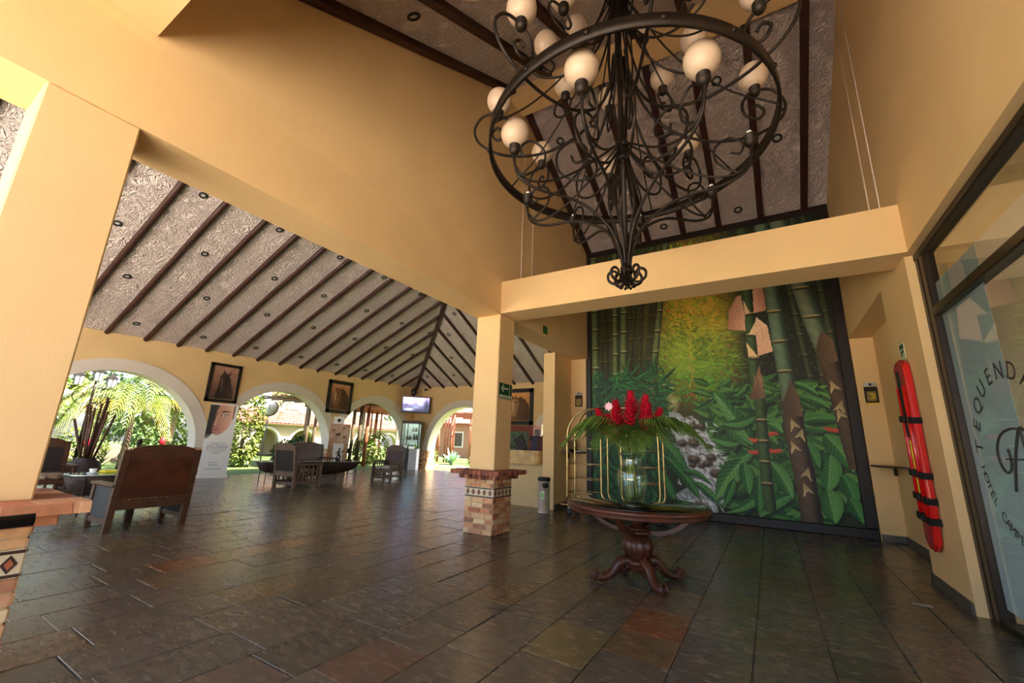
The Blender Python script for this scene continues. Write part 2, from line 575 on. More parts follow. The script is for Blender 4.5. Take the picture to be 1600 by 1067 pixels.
# ------------------------------------------------------------------ picture painting (numpy raster -> colours on a grid mesh)
class Canvas:
    def __init__(self, x0, x1, z0, z1, W, H, col=(0.1, 0.1, 0.1)):
        self.x0, self.x1, self.z0, self.z1, self.W, self.H = x0, x1, z0, z1, W, H
        self.X, self.Z = np.meshgrid(np.linspace(x0, x1, W), np.linspace(z0, z1, H))
        self.C = np.empty((H, W, 3))
        self.C[:] = col

    def win(self, xa, xb, za, zb):
        kx = (self.W - 1) / (self.x1 - self.x0)
        kz = (self.H - 1) / (self.z1 - self.z0)
        i0, i1 = max(0, int((xa - self.x0) * kx)), min(self.W, int((xb - self.x0) * kx) + 2)
        j0, j1 = max(0, int((za - self.z0) * kz)), min(self.H, int((zb - self.z0) * kz) + 2)
        if i0 >= i1 or j0 >= j1:
            return None
        return slice(j0, j1), slice(i0, i1)

    def put(self, s, mask, col):
        a = np.clip(mask, 0, 1)[..., None]
        self.C[s] = self.C[s] * (1 - a) + np.asarray(col) * a

    def blob(self, x, z, rx, rz, col, a=1.0, hard=0.0):
        s = self.win(x - rx, x + rx, z - rz, z + rz)
        if s:
            d = 1 - np.sqrt(((self.X[s] - x) / rx) ** 2 + ((self.Z[s] - z) / rz) ** 2)
            self.put(s, np.clip(d / (1 - hard + 1e-3), 0, 1) * a if hard < 1 else (d > 0) * a, col)

    def poly(self, pts, col, col2=None, ang=0.0):
        p = np.array(pts)
        s = self.win(p[:, 0].min(), p[:, 0].max(), p[:, 1].min(), p[:, 1].max())
        if not s:
            return
        X, Z = self.X[s], self.Z[s]
        ins = np.zeros(X.shape, bool)
        n = len(p)
        for i in range(n):
            (xa, za), (xb, zb) = p[i], p[(i + 1) % n]
            if za == zb:
                continue
            c = ((za > Z) != (zb > Z)) & (X < (xb - xa) * (Z - za) / (zb - za) + xa)
            ins ^= c
        if col2 is None:
            self.put(s, ins, col)
        else:
            t = X * math.cos(ang) + Z * math.sin(ang)
            t = (t - t.min()) / (np.ptp(t) + 1e-9)
            cc = np.asarray(col) * (1 - t[..., None]) + np.asarray(col2) * t[..., None]
            self.put(s, ins, cc)

    def leaf(self, bx, bz, tx, tz, w, c1, c2, veins=9, vk=2.2, curve=0.0, a=1.0, rib=None):
        L = math.hypot(tx - bx, tz - bz) + 1e-9
        ux, uz = (tx - bx) / L, (tz - bz) / L
        m = w + abs(curve) * L
        s = self.win(min(bx, tx) - m, max(bx, tx) + m, min(bz, tz) - m, max(bz, tz) + m)
        if not s:
            return
        dx, dz = self.X[s] - bx, self.Z[s] - bz
        q = (dx * ux + dz * uz) / L
        t = (-dx * uz + dz * ux) - curve * L * 4 * q * (1 - q)
        qq = np.clip(q, 0, 1)
        hw = w * np.sin(PI * qq ** 0.75) ** 0.8 + 1e-6
        ins = (np.abs(t) < hw) & (q > 0) & (q < 1)
        if not ins.any():
            return
        k = np.abs(t) / hw
        sh = 0.48 + 0.2 * np.tanh(t / (w * 0.12)) - 0.22 * k + 0.22 * q
        if veins:
            sh = sh + 0.1 * np.sin(veins * 2 * PI * (q - k * w / L * vk * 0.5))
        sh = np.clip(sh, 0, 1)[..., None]
        col = np.asarray(c1) * (1 - sh) + np.asarray(c2) * sh
        if veins:
            r = (np.abs(t) < 0.03 * w + 0.003)[..., None]
            col = np.where(r, col * .55 + np.asarray(rib if rib is not None else c2) * .5, col)
        self.put(s, ins * a, np.clip(col, 0, 1))

    def stalk(self, pts, w, dark, light, nodes=(), ncol=(0.62, 0.52, 0.3)):
        for (xa, za), (xb, zb) in zip(pts[:-1], pts[1:]):
            s = self.win(min(xa, xb) - w, max(xa, xb) + w, min(za, zb), max(za, zb))
            if not s:
                continue
            t = (self.Z[s] - za) / (zb - za + 1e-9)
            u = (self.X[s] - (xa + (xb - xa) * t)) / (w / 2)
            ins = (np.abs(u) < 1) & (t >= 0) & (t <= 1)
            sh = np.clip(0.9 - (u + 0.25) ** 2 * 0.9, 0, 1)
            sh = (sh * (0.93 + 0.07 * np.sin(self.Z[s] * 23 + u * 3)))[..., None]
            self.put(s, ins, np.asarray(dark) * (1 - sh) + np.asarray(light) * sh)
        for (nx, nz) in nodes:
            self.blob(nx, nz - 0.022, w * 0.62, 0.03, (0.1, 0.08, 0.04), 0.9, 0.5)
            self.blob(nx, nz + 0.015, w * 0.58, 0.024, ncol, 0.95, 0.6)

    def linear(self):
        c = np.clip(self.C, 0, 1)
        return np.where(c <= 0.04045, c / 12.92, ((c + 0.055) / 1.055) ** 2.4)

    def build(self, name, m, parent, fn):
        """fn(X, Z) -> (x, y, z) arrays; one flat mesh carrying the print"""
        H, W = self.H, self.W
        x, y, z = fn(self.X, self.Z)
        co = np.stack([np.broadcast_to(x, (H, W)), np.broadcast_to(y, (H, W)), np.broadcast_to(z, (H, W))], -1).reshape(-1, 3)
        o = WL(parent) if parent else Vector((0, 0, 0))
        co = co - np.array(o)
        idx = np.arange(H * W).reshape(H, W)
        q = np.stack([idx[:-1, :-1], idx[:-1, 1:], idx[1:, 1:], idx[1:, :-1]], -1).reshape(-1, 4)
        me = bpy.data.meshes.new(name)
        me.vertices.add(H * W)
        me.vertices.foreach_set('co', co.astype(np.float32).ravel())
        me.loops.add(q.size)
        me.loops.foreach_set('vertex_index', q.astype(np.int32).ravel())
        me.polygons.add(len(q))
        me.polygons.foreach_set('loop_start', np.arange(0, q.size, 4, dtype=np.int32))
        me.update(calc_edges=True)
        at = me.color_attributes.new('print', 'FLOAT_COLOR', 'POINT')
        c = np.ones((H * W, 4), np.float32)
        c[:, :3] = self.linear().reshape(-1, 3)
        at.data.foreach_set('color', c.ravel())
        me.materials.append(m)
        ob = bpy.data.objects.new(name, me)
        ob.parent = parent
        COL.objects.link(ob)
        return ob

# ------------------------------------------------------------------ the shell of the place
XB, XB2 = -3.95, -4.49          # inner / outer face of the left beam line
XR = 1.55                       # right wall
YM = 10.40                      # mural wall
XA, YB = -16.5, 17.0            # arcade walls of the lounge
ZS = 3.72                       # beam soffits
RIDGE_X, RIDGE_Z = -10.3, 6.92
Y0 = -2.6                       # where the lounge roof ends at the open forecourt side
Y1 = -1.3                        # where the high bay roof ends (the bay is open to the forecourt)


def struct(name, mb, m, label=None, cat=None, parent=None):
    o = mb.build(name, m, parent)
    if parent is None:
        tag(o, label, cat, None, 'structure')
    return o


# floor ----------------------------------------------------------------
floor = struct('floor', MB().box(-16.9, 2.3, -3.1, 17.4, -0.12, -0.012), M_GROUT, 'dark slate tile floor of the open hotel lobby', 'floor')


def tile_mb(l, w, zt=0.0):
    return MB().bevbox(-w / 2, w / 2, -l / 2, l / 2, -0.05, zt, 0.004)


TLEN = [0.46, 0.56, 0.66, 0.78, 0.92]
TW = 0.484
tile_me = [tile_mb(l - 0.008, TW - 0.008).mesh('tile') for l in TLEN]
for me in tile_me:
    me.materials.append(M_SLATE)
tiles = []
for k in range(-33, 7):
    xc = -1.21 + (k + 0.5) * TW
    if xc > 2.0 or xc < -16.7:
        continue
    y = -3.1 + random.random() * 0.3
    while y < 16.95:
        i = random.choices(range(5), (2, 3, 4, 3, 2))[0]
        l = TLEN[i]
        yc = y + l / 2
        y += l
        if xc > 1.4 and yc < 7.6 and yc > 6.0:
            pass
        if xc > 1.75 and not (7.45 < yc < 10.2):
            continue
        p = project((xc, yc, 0))
        sc = 0.0
        if p and -40 < p[0] < 1640 and p[1] < 1120:
            sc = 1.0 / p[2] ** 3
        tiles.append((sc, xc, yc, i))
tiles.sort(reverse=True)
rest = MB()
for n, (sc, xc, yc, i) in enumerate(tiles):
    dz = random.uniform(-0.003, 0.003)
    if n < 300 and sc > 0:
        inst('tile', tile_me[i], floor, Vector((xc, yc, dz)) - WL(floor), rot=(random.gauss(0, .002), random.gauss(0, .002), 0))
    else:
        l, w = TLEN[i] - 0.008, TW - 0.008
        rest.add([(xc - w / 2, yc - l / 2, dz), (xc + w / 2, yc - l / 2, dz), (xc + w / 2, yc + l / 2, dz), (xc - w / 2, yc + l / 2, dz),
                  (xc - w / 2 - .003, yc - l / 2 - .003, -0.02), (xc + w / 2 + .003, yc - l / 2 - .003, -0.02), (xc + w / 2 + .003, yc + l / 2 + .003, -0.02), (xc - w / 2 - .003, yc + l / 2 + .003, -0.02)],
                 [(0, 1, 2, 3), (4, 5, 1, 0), (5, 6, 2, 1), (6, 7, 3, 2), (7, 4, 0, 3)])
tag(rest.build('tile_field', M_SLATE, floor), kind='stuff')


# arcade walls -----------------------------------------------------------
def arch_wall(name, m, fn, a0, a1, top, arches, R, zs, th, label):
    """fn(a, z, depth); semicircular openings with vertical jambs down to the floor"""
    b = MB()
    cuts = [a0]
    for c in arches:
        cuts += [c - R, c + R]
    cuts.append(a1)
    for i in range(0, len(cuts), 2):
        s, e = cuts[i], cuts[i + 1]
        if e - s > 1e-3:
            b.prism([(s, -0.1), (e, -0.1), (e, top), (s, top)], fn, 0, th)
    N = 28
    for c in arches:
        for k in range(N):
            t0, t1 = PI - PI * k / N, PI - PI * (k + 1) / N
            p0, p1 = (c + R * math.cos(t0), zs + R * math.sin(t0)), (c + R * math.cos(t1), zs + R * math.sin(t1))
            b.prism([p0, p1, (p1[0], top), (p0[0], top)], fn, 0, th)
    return struct(name, b, m, label, 'wall')


def arch_trim(idx, fn, c, R, zs, th, lo, hi, label):
    """white archivolt on the face plus the lining of the opening"""
    b = MB()
    N = 32
    W = 0.34
    for k in range(N):
        t0, t1 = PI * k / N, PI * (k + 1) / N
        q = []
        for t in (t0, t1):
            ci, si = math.cos(t), math.sin(t)
            ri = R - 0.012
            ro = R + W
            ao = min(max(c + ro * ci, lo), hi)
            q.append(((c + ri * ci, zs + ri * si), (ao, zs + ro * si)))
        (i0, o0), (i1, o1) = q
        vs_ = [fn(i0[0], i0[1], -0.03), fn(o0[0], o0[1], -0.03), fn(o1[0], o1[1], -0.03), fn(i1[0], i1[1], -0.03),
               fn(i0[0], i0[1], th + .03), fn(o0[0], o0[1], 0.0), fn(o1[0], o1[1], 0.0), fn(i1[0], i1[1], th + .03)]
        b.add(vs_, [(0, 1, 2, 3), (0, 3, 7, 4), (1, 5, 6, 2)])
    return struct('trim_%d' % idx, b, M_TRIM, label, 'arch trim')


fnA = lambda a, z, d: (XA - d, a, z)
fnB = lambda a, z, d: (a, YB + d, z)
archA = [-0.5, 4.6, 9.7, 14.4]
archB = [-13.1, -6.9]
RA, ZSP = 2.25, 0.93
arch_wall('wall_left', M_WALL, fnA, -3.2, 17.5, 4.34, archA, RA, ZSP, 0.5, 'yellow plaster arcade wall along the garden side of the lounge')
arch_wall('wall_back', M_WALL, fnB, -17.0, -3.9, 4.34, archB, RA, ZSP, 0.5, 'yellow plaster arcade wall behind television and reception')
mid = [-3.1, 2.05, 7.15, 12.05, 17.0]
names_a = ['white plaster arch behind the near brick pillar', 'white plaster arch around the yellow-green palm',
           'white plaster arch around the street clock', 'white plaster arch beside the corner television']
for i, c in enumerate(archA):
    arch_trim(i + 1, fnA, c, RA, ZSP, 0.5, mid[i], mid[i + 1], names_a[i])
arch_trim(5, fnB, archB[0], RA, ZSP, 0.5, -16.5, -9.9, 'white plaster arch framing the agave bed')
arch_trim(6, fnB, archB[1], RA, ZSP, 0.5, -9.7, -4, 'white plaster arch behind the reception counter')


def brick_mb(b, fn, a0, a1, z0, z1, h, L, depth):
    """running-bond bricks on a plane; fn(a, z, d)"""
    n = max(1, round((z1 - z0) / h))
    h = (z1 - z0) / n
    for r in range(n):
        a = a0 - (L / 2 if r % 2 else 0)
        while a < a1:
            s, e = max(a, a0), min(a + L, a1)
            if e - s > 0.03:
                d = depth + random.uniform(-.006, .006)
                b.prism([(s + .006, z0 + r * h + .006), (e - .006, z0 + r * h + .006), (e - .006, z0 + (r + 1) * h - .006), (s + .006, z0 + (r + 1) * h - .006)], fn, 0.0, -d)
            a += L * random.uniform(.85, 1.15)
    return b


# brick-faced piers under the arches (far away: one relief per pier)
def pier(fn, a0, a1, label):
    t = thing('brick_pier', label, 'pier', fn((a0 + a1) / 2, 0, 0), kind='structure')
    co = MB().prism([(a0 - .02, 0), (a1 + .02, 0), (a1 + .02, .95), (a0 - .02, .95)], fn, -0.03, 0.55)
    co.build('mortar_core', M_MORTAR, t)
    b = MB()
    brick_mb(b, lambda a, z, d: fn(a, z, d - .03), a0 - .02, a1 + .02, 0, .93, .085, .24, .02)
    for sgn, edge in ((-1, a0), (1, a1)):
        brick_mb(b, lambda a, z, d, e=edge, s=sgn: fn(e + s * (.02 - d), z, a), -.03, .55, 0, .93, .085, .24, .02)
    tag(b.build('brick_facing', M_BRICK, t), kind='stuff')


pier(fnA, 1.75, 2.35, 'brick pier base at the garden arches next to the near pillar')
pier(fnA, 6.85, 7.45, 'brick pier base behind the roll-up banner with the portrait')
pier(fnA, 11.95, 12.15, 'narrow brick pier base behind the stand with menus')
pier(fnB, -16.3, -15.35, 'brick pier base beside the glass display cabinet')
pier(fnB, -10.85, -9.15, 'wide brick pier base behind the reception desk')

# wall between lounge and high bay (beam line), right wall, mural wall -----------------------
b = MB().box(XB2, XB, -1.8, YM + .5, ZS, 4.46)
struct('beam', b, M_WALL, 'long yellow beam between brick pillars and the lounge', 'beam')
b = MB().box(XB2, XB - .006, Y1, YM + .5, 4.46, 9.4)
struct('wall_center', b, M_WALL, 'tall yellow wall above the long beam left of the chandelier', 'wall')
b = MB()
b.box(XR, 2.1, 6.17, 7.40, 0, ZS + .01)
b.box(1.92, 2.1, 7.40, YM + .5, 0, ZS + .01)
b.box(XR, 2.1, Y1, YM + .5, ZS + .01, 4.51)
b.box(XR + .005, 2.1, Y1, YM + .5, 4.51, 9.4)
b.box(XR, 2.1, Y1, 2.2, 0, ZS + .01)
struct('wall_right', b, M_WALL, 'yellow right-hand wall with glass door and alcove', 'wall')
b = MB()
b.box(-4.9, 2.1, YM, YM + .5, 0, 9.4)
b.box(-4.45, -3.99, YM - .05, YM, 0, ZS)
b.box(1.56, 1.93, YM - .05, YM, 0, ZS)
struct('wall_front', b, M_WALL, 'yellow end wall carrying the jungle mural', 'wall')
b = MB()
b.box(-4.72, -4.42, 9.31, 17.0, 0, ZS)  # front end is seen; the hidden run behind it is added to block light
b.box(-4.72, -4.49, YM + .4, 17.0, ZS, 5.0)
struct('wall_reception', b, M_WALL, 'yellow wall end between reception desk and wall shelf', 'wall')
# cross beams
struct('beam', MB().box(XB, XR, 6.02, 6.57, 3.73, 4.335), M_WALL, 'yellow cross beam in front of the jungle mural', 'beam')
struct('beam', MB().box(XB, XR, 6.02, 6.57, 8.385, 9.0), M_WALL, 'yellow ridge beam high under the stucco roof', 'beam')
struct('beam', MB().box(XB, XR, 0.22, 0.77, 4.56, 5.2), M_WALL, 'yellow cross beam above the entrance', 'beam')
# skirting
b = MB()
b.box(XR - .025, XR, 6.19, 7.42, 0, .11)
b.box(XR - .025, 1.92, 7.40, 7.425, 0, .11)
b.box(1.895, 1.92, 7.42, 10.35, 0, .11)
b.box(1.57, 1.92, 10.325, 10.35, 0, .11)
struct('baseboard_right', b, M_BASEB, 'grey stone skirting along the right wall alcove', 'skirting')
b = MB()
b.box(-4.42, -4.395, 9.33, 10.35, 0, .11)
b.box(-4.42, -4.0, 10.325, 10.35, 0, .11)
struct('baseboard_left', b, M_BASEB, 'grey stone skirting below the small wall shelf', 'skirting')

# roofs -----------------------------------------------------------------
def slab(pts, th=0.14):
    b = MB()
    n = len(pts)
    up = [(p[0], p[1], p[2] + th) for p in pts]
    b.add(list(pts) + up, [tuple(range(n)), tuple(range(2 * n - 1, n - 1, -1))] + [(i, (i + 1) % n, n + (i + 1) % n, n + i) for i in range(n)])
    return b


S_A, S_B = 0.43, 0.515
zA = lambda x: 4.25 + S_A * (x + 16.5)
zB = lambda y: 4.25 + S_B * (YB - y)
YH = 11.8
S_C = (RIDGE_Z - 4.45) / (-4.1 - RIDGE_X)
zC = lambda x: RIDGE_Z - S_C * (x - RIDGE_X)
EA = -17.3
ceil_lounge = struct('ceiling', slab([(XA, Y0, zA(XA)), (XA, YB, zA(XA)), (RIDGE_X, YH, RIDGE_Z), (RIDGE_X, Y0, RIDGE_Z)]), M_STUCCO,
                     'sloping white stucco ceiling above the garden arches', 'ceiling')
ceil_hip = struct('ceiling', slab([(XA, YB, zB(YB)), (-4.1, YB, zB(YB)), (RIDGE_X, YH, RIDGE_Z)]), M_STUCCO,
                  'triangular stucco ceiling face above television and reception', 'ceiling')
ceil_east = struct('ceiling', slab([(RIDGE_X, Y0, RIDGE_Z), (RIDGE_X, YH, RIDGE_Z), (-4.1, YB, 4.45), (-4.1, Y0, 4.45)]), M_STUCCO,
                   'stucco ceiling slope falling towards the long beam', 'ceiling')
S_F = 0.567
zF = lambda y: 6.24 + S_F * (y - 1.89)
S_K = 0.49
zK = lambda y: 6.75 + S_K * (YM - y)
ceil_front = struct('ceiling', slab([(XB - .1, Y1, zF(Y1)), (XR + .1, Y1, zF(Y1)), (XR + .1, 6.25, zF(6.25)), (XB - .1, 6.25, zF(6.25))]), M_STUCCO,
                    'high stucco ceiling slope above the chandelier', 'ceiling')
ceil_bay = struct('ceiling', slab([(XB - .1, 6.25, zK(6.25)), (XR + .1, 6.25, zK(6.25)), (XR + .1, YM + .2, zK(YM + .2)), (XB - .1, YM + .2, zK(YM + .2))]), M_STUCCO,
                  'high stucco ceiling slope descending to the mural', 'ceiling')


def rafter(parent, p, q, r=0.07, square=False):
    b = MB()
    if square:
        b.bar(p, q, r * 2, r * 2)
    else:
        n = 7
        pts = [tuple(Vector(p).lerp(Vector(q), i / n) + Vector((random.uniform(-.006, .006), random.uniform(-.006, .006), random.uniform(-.004, .004)))) for i in range(n + 1)]
        b.tube(pts, [r * random.uniform(.93, 1.07) for _ in pts], 10)
    b.build('rafter', M_WOOD, parent)


dr = 0.03
ya = [3.98 - .89 * k for k in range(6, 0, -1)] + [3.98, 4.91, 5.77, 6.62, 7.49, 8.36, 9.23, 10.10, 10.91, 11.80, 12.52, 13.29, 14.10, 14.98, 15.91]
for y in ya:
    xe = RIDGE_X if y < YH else XA + (YB - y) * (RIDGE_X - XA) / (YB - YH)
    rafter(ceil_lounge, (XA - .02, y, zA(XA) - dr), (xe, y, zA(xe) - dr))
xb = [-15.48, -14.55, -13.67, -12.75, -11.88, -11.03, -10.18, -9.19, -8.3, -7.4, -6.5, -5.6]
for x in xb:
    if x < RIDGE_X:
        ye = YB - (x - XA) * (YB - YH) / (RIDGE_X - XA)
    else:
        ye = YH + (x - RIDGE_X) * (YB - YH) / (-4.1 - RIDGE_X)
    rafter(ceil_hip, (x, YB + .02, zB(YB) - dr), (x, ye, zB(ye) - dr))
rafter(ceil_lounge, (XA + .05, YB - .05, zA(XA) - .02), (RIDGE_X, YH, RIDGE_Z - .04), 0.085)
rafter(ceil_hip, (-4.2, YB - .1, 4.42), (RIDGE_X, YH, RIDGE_Z - .04), 0.085)
rafter(ceil_lounge, (RIDGE_X, Y0, RIDGE_Z - .06), (RIDGE_X, YH, RIDGE_Z - .06), 0.1)
for k in range(20):
    y = -2.4 + .93 * k
    xe = -4.55 if y < 16.2 else -6
    if y > YH:
        xs = RIDGE_X + (y - YH) * (-4.1 - RIDGE_X) / (YB - YH)
    else:
        xs = RIDGE_X
    if xs < xe - .3:
        rafter(ceil_east, (xs, y, zC(xs) - dr), (xe, y, zC(xe) - dr))
for x in (-3.87, -3.05, -2.22, -1.36, -0.56, 0.31, 1.14):
    rafter(ceil_bay, (x, 6.5, zK(6.5) - .04), (x, YM - .02, zK(YM) - .04), 0.062, True)
    rafter(ceil_front, (x, Y1, zF(Y1) - .04), (x, 6.1, zF(6.1) - .04), 0.062, True)


# recessed spotlights ----------------------------------------------------
def spot(p, nrm, label, group):
    t = thing('ceiling_spotlight', label, 'spotlight', p, group=group)
    q = Vector(nrm).to_track_quat('Z', 'Y').to_euler()
    if 'ring' not in SPOT:
        SPOT['ring'] = MB().lathe([(.052, .01), (.085, .01), (.09, -.012), (.06, -.02), (.052, .01)], 18).mesh('ring')
        SPOT['ring'].materials.append(M_BLK)
        SPOT['lens'] = MB().lathe([(.0001, -.004), (.035, -.006), (.052, 0), (.052, .008)], 14).mesh('lens')
        SPOT['lens'].materials.append(mat('spot_lens', srgb(200, 196, 188), .25))
    inst('trim_ring', SPOT['ring'], t, (0, 0, 0), rot=q)
    inst('lens', SPOT['lens'], t, (0, 0, 0), rot=q)


SPOT = {}
ROWS = {-10.66: 'in the row closest under the lounge ridge', -12.34: 'in the second row below the lounge ridge', -13.97: 'in the third row below the lounge ridge', -15.84: 'in the lowest row just above the garden arches'}
nA = Vector((-S_A, 0, 1))
nB = Vector((0, S_B, 1))
for x, ys in ((-10.66, (-1.8, 0, 1.75, 3.54, 5.34, 7.22, 8.96, 10.75)), (-12.34, (-.9, .9, 2.65, 4.43, 6.30, 7.97, 9.76, 11.53, 13.2)),
              (-13.97, (1.7, 3.46, 5.31, 7.11, 8.81, 10.64, 12.28, 13.92)), (-15.84, (.8, 2.6, 4.40, 6.17, 7.88, 9.65, 11.33, 12.87, 14.54))):
    for y in ys:
        spot((x, y, zA(x) - .004), nA, 'small black recessed spotlight ' + ROWS[x], 'spotlights in the lounge ceiling, ' + ROWS[x])
for x, y in ((-11.6, 13.62), (-12.48, 14.98), (-13.24, 16.15), (-14.97, 16.14), (-10.52, 12.6), (-9.9, 15.0)):
    spot((x, y, zB(y) - .004), nB, 'small black recessed spotlight above television and reception', 'spotlights in the hipped end of the ceiling')
for x, y in ((-1.85, 7.41), (-3.45, 7.43), (-.22, 7.39), (.7, 8.72), (-.12, 10.05), (-1.78, 10.05), (-2.7, 8.72), (-.98, 8.72)):
    lb = 'right under the ridge beam' if y < 8 else ('close to the top of the mural' if y > 9.5 else 'halfway between ridge beam and mural')
    spot((x, y, zK(y) - .004), Vector((0, S_K, 1)), 'small black recessed spotlight ' + lb, 'spotlights ' + lb)
for x, y in ((-3.45, 2.89), (-1.87, 5.6), (-1.8, 2.2), (.7, 4.4)):
    spot((x, y, zF(y) - .004), Vector((0, -S_F, 1)), 'small black recessed spotlight above the chandelier', 'spotlights in the high ceiling near the entrance')


# brick pedestal columns ---------------------------------------------------
brick_vars = []
for s in range(4):
    bmm = bmesh.new()
    bmesh.ops.create_cube(bmm, size=1)
    bmesh.ops.bevel(bmm, geom=bmm.edges[:], offset=0.06, segments=1, affect='EDGES')
    for v in bmm.verts:
        v.co += Vector([random.uniform(-.022, .022) for _ in range(3)])
    me = MB().bm(bmm).mesh('brick')
    me.materials.append(M_BRICK)
    brick_vars.append(me)
ledge_vars = [m_.copy() for m_ in brick_vars]
for me in ledge_vars:
    me.materials.clear()
    me.materials.append(M_LEDGE)
M_TWHITE = mat('decor_tile_cream', srgb(222, 204, 170), 0.4, var=.15, vscale=20)
M_TDARK = mat('decor_tile_dark', srgb(64, 40, 32), 0.4)
M_TRUST = mat('decor_tile_rust', srgb(168, 96, 60), 0.4)
TILE_H = 0.16
dec = {}
dec['body'] = MB().bevbox(-.055, .055, -.01, .01, -TILE_H / 2, TILE_H / 2, .002).mesh('tile')
dec['body'].materials.append(M_TWHITE)
dm = MB().prism([(-.036, 0), (0, -.052), (.036, 0), (0, .052)], lambda a, b_, d: (a, d, b_), -.014, -.009)
dec['dia'] = dm.mesh('diamond')
dec['dia'].materials.append(M_TDARK)
dm = MB().prism([(-.02, 0), (0, -.03), (.02, 0), (0, .03)], lambda a, b_, d: (a, d, b_), -.017, -.012)
dec['core'] = dm.mesh('diamond_center')
dec['core'].materials.append(M_TRUST)
dm = MB()
for s in (-1, 1):
    dm.prism([(-.055, s * .066 - .009), (.055, s * .066 - .009), (.055, s * .066 + .009), (-.055, s * .066 + .009)], lambda a, b_, d: (a, d, b_), -.014, -.009)
dec['bars'] = dm.mesh('border')
dec['bars'].materials.append(M_TDARK)


def brick_column(cx, cy, label, ledge_len, ledge_mat_vars, seed):
    rnd = random.Random(seed)
    t = thing('column', label, 'column', (cx, cy, 0), kind='structure')
    sh = MB().bevbox(cx - .255, cx + .255, cy - .255, cy + .255, 1.0, ZS, .012)
    sh.build('shaft', M_WALL, t)
    H = .285
    MB().box(cx - H + .012, cx + H - .012, cy - H + .012, cy + H - .012, 0, .93).build('mortar_core', M_MORTAR, t)
    MB().box(cx - .45, cx + .45, cy - .45, cy + .45, .935, .995).build('mortar_core', M_MORTAR, t)

    def ring(z0, z1, half, L, dep, vars_, jit=.004):
        h = z1 - z0
        for s in range(4):
            an = s * PI / 2
            a = -half
            first = rnd.uniform(.35, 1.0) * L
            while a < half - .005:
                l = min(first if a == -half else L * rnd.uniform(.8, 1.2), half - a)
                if half - (a + l) < .05:
                    l = half - a
                c = Vector((a + l / 2, -half + dep / 2 - rnd.uniform(0, jit), (z0 + z1) / 2))
                if l > .02:
                    inst('brick', rnd.choice(vars_), t, Matrix.Rotation(an, 3, 'Z') @ c, (l - .012, dep, h - .012), (0, 0, an))
                a += l
    zb, n = 0.0, 7
    hh = .57 / n
    for r in range(n):
        ring(r * hh, (r + 1) * hh, H, .23, .05, brick_vars, .008)
    for s in range(4):
        an = s * PI / 2
        Rz = Matrix.Rotation(an, 3, 'Z')
        for k in range(5):
            x = (k - 2) * .112
            tl = inst('tile', dec['body'], t, Rz @ Vector((x, -H + .008, .57 + TILE_H / 2)), rot=(0, 0, an))
            for nm, key in (('diamond', 'dia'), ('diamond_center', 'core'), ('border', 'bars')):
                inst(nm, dec[key], tl, (0, 0, 0))
    ring(.73, .795, H, .2, .05, brick_vars, .008)
    ring(.795, .86, H, .24, .05, brick_vars, .008)
    ring(.855, .93, H + .085, ledge_len * .8, .14, ledge_mat_vars)
    ring(.925, 1.01, .48, ledge_len, .26, ledge_mat_vars)
    return t


brick_column(-4.205, 6.275, 'square yellow pillar on brick pedestal with green exit sign on its side', .085, ledge_vars, 3)
brick_column(-4.205, .575, 'square yellow pillar with orange brick pedestal beside the black rail', .3, brick_vars, 5)

# ------------------------------------------------------------------ glass door
def pane_mat(name, tint, gl=1.0, ior=1.5):
    m = bpy.data.materials.new(name)
    m.use_nodes = True
    nt = m.node_tree
    out = nt.nodes['Material Output']
    tr = nt.nodes.new('ShaderNodeBsdfTransparent')
    tr.inputs[0].default_value = tint
    gs = nt.nodes.new('ShaderNodeBsdfGlossy')
    gs.inputs['Roughness'].default_value = 0.0
    gs.inputs['Color'].default_value = (gl, gl, gl, 1)
    lw = nt.nodes.new('ShaderNodeLayerWeight')
    lw.inputs['Blend'].default_value = 0.5
    pw = nt.nodes.new('ShaderNodeMath')
    pw.operation = 'POWER'
    pw.inputs[1].default_value = 5.0
    nt.links.new(lw.outputs['Facing'], pw.inputs[0])
    f0 = ((ior - 1) / (ior + 1)) ** 2
    fr = nt.nodes.new('ShaderNodeMath')
    fr.operation = 'MULTIPLY_ADD'
    fr.inputs[1].default_value = 1 - f0
    fr.inputs[2].default_value = f0
    nt.links.new(pw.outputs[0], fr.inputs[0])
    mx = nt.nodes.new('ShaderNodeMixShader')
    nt.links.new(fr.outputs[0], mx.inputs[0])
    nt.links.new(tr.outputs[0], mx.inputs[1])
    nt.links.new(gs.outputs[0], mx.inputs[2])
    nt.links.new(mx.outputs[0], out.inputs['Surface'])
    MATS[name] = m
    return m


M_PANE = pane_mat('door_pane', (0.8, 0.84, 0.83, 1))
M_CASE = pane_mat('cabinet_pane', (0.88, 0.93, 0.92, 1))
def film_mat():
    m = mat('frosted_film', srgb(214, 222, 224), 0.5, spec=0.3)
    nt = m.node_tree
    tl = nt.nodes.new('ShaderNodeBsdfTranslucent')
    tl.inputs[0].default_value = srgb(214, 224, 228)
    mx = nt.nodes.new('ShaderNodeMixShader')
    mx.inputs[0].default_value = 0.55
    nt.links.new(nt.nodes['Principled BSDF'].outputs[0], mx.inputs[1])
    nt.links.new(tl.outputs[0], mx.inputs[2])
    nt.links.new(mx.outputs[0], nt.nodes['Material Output'].inputs['Surface'])
    return m


M_FROST = film_mat()
M_LET = mat('dark_lettering', srgb(52, 52, 50), 0.6)

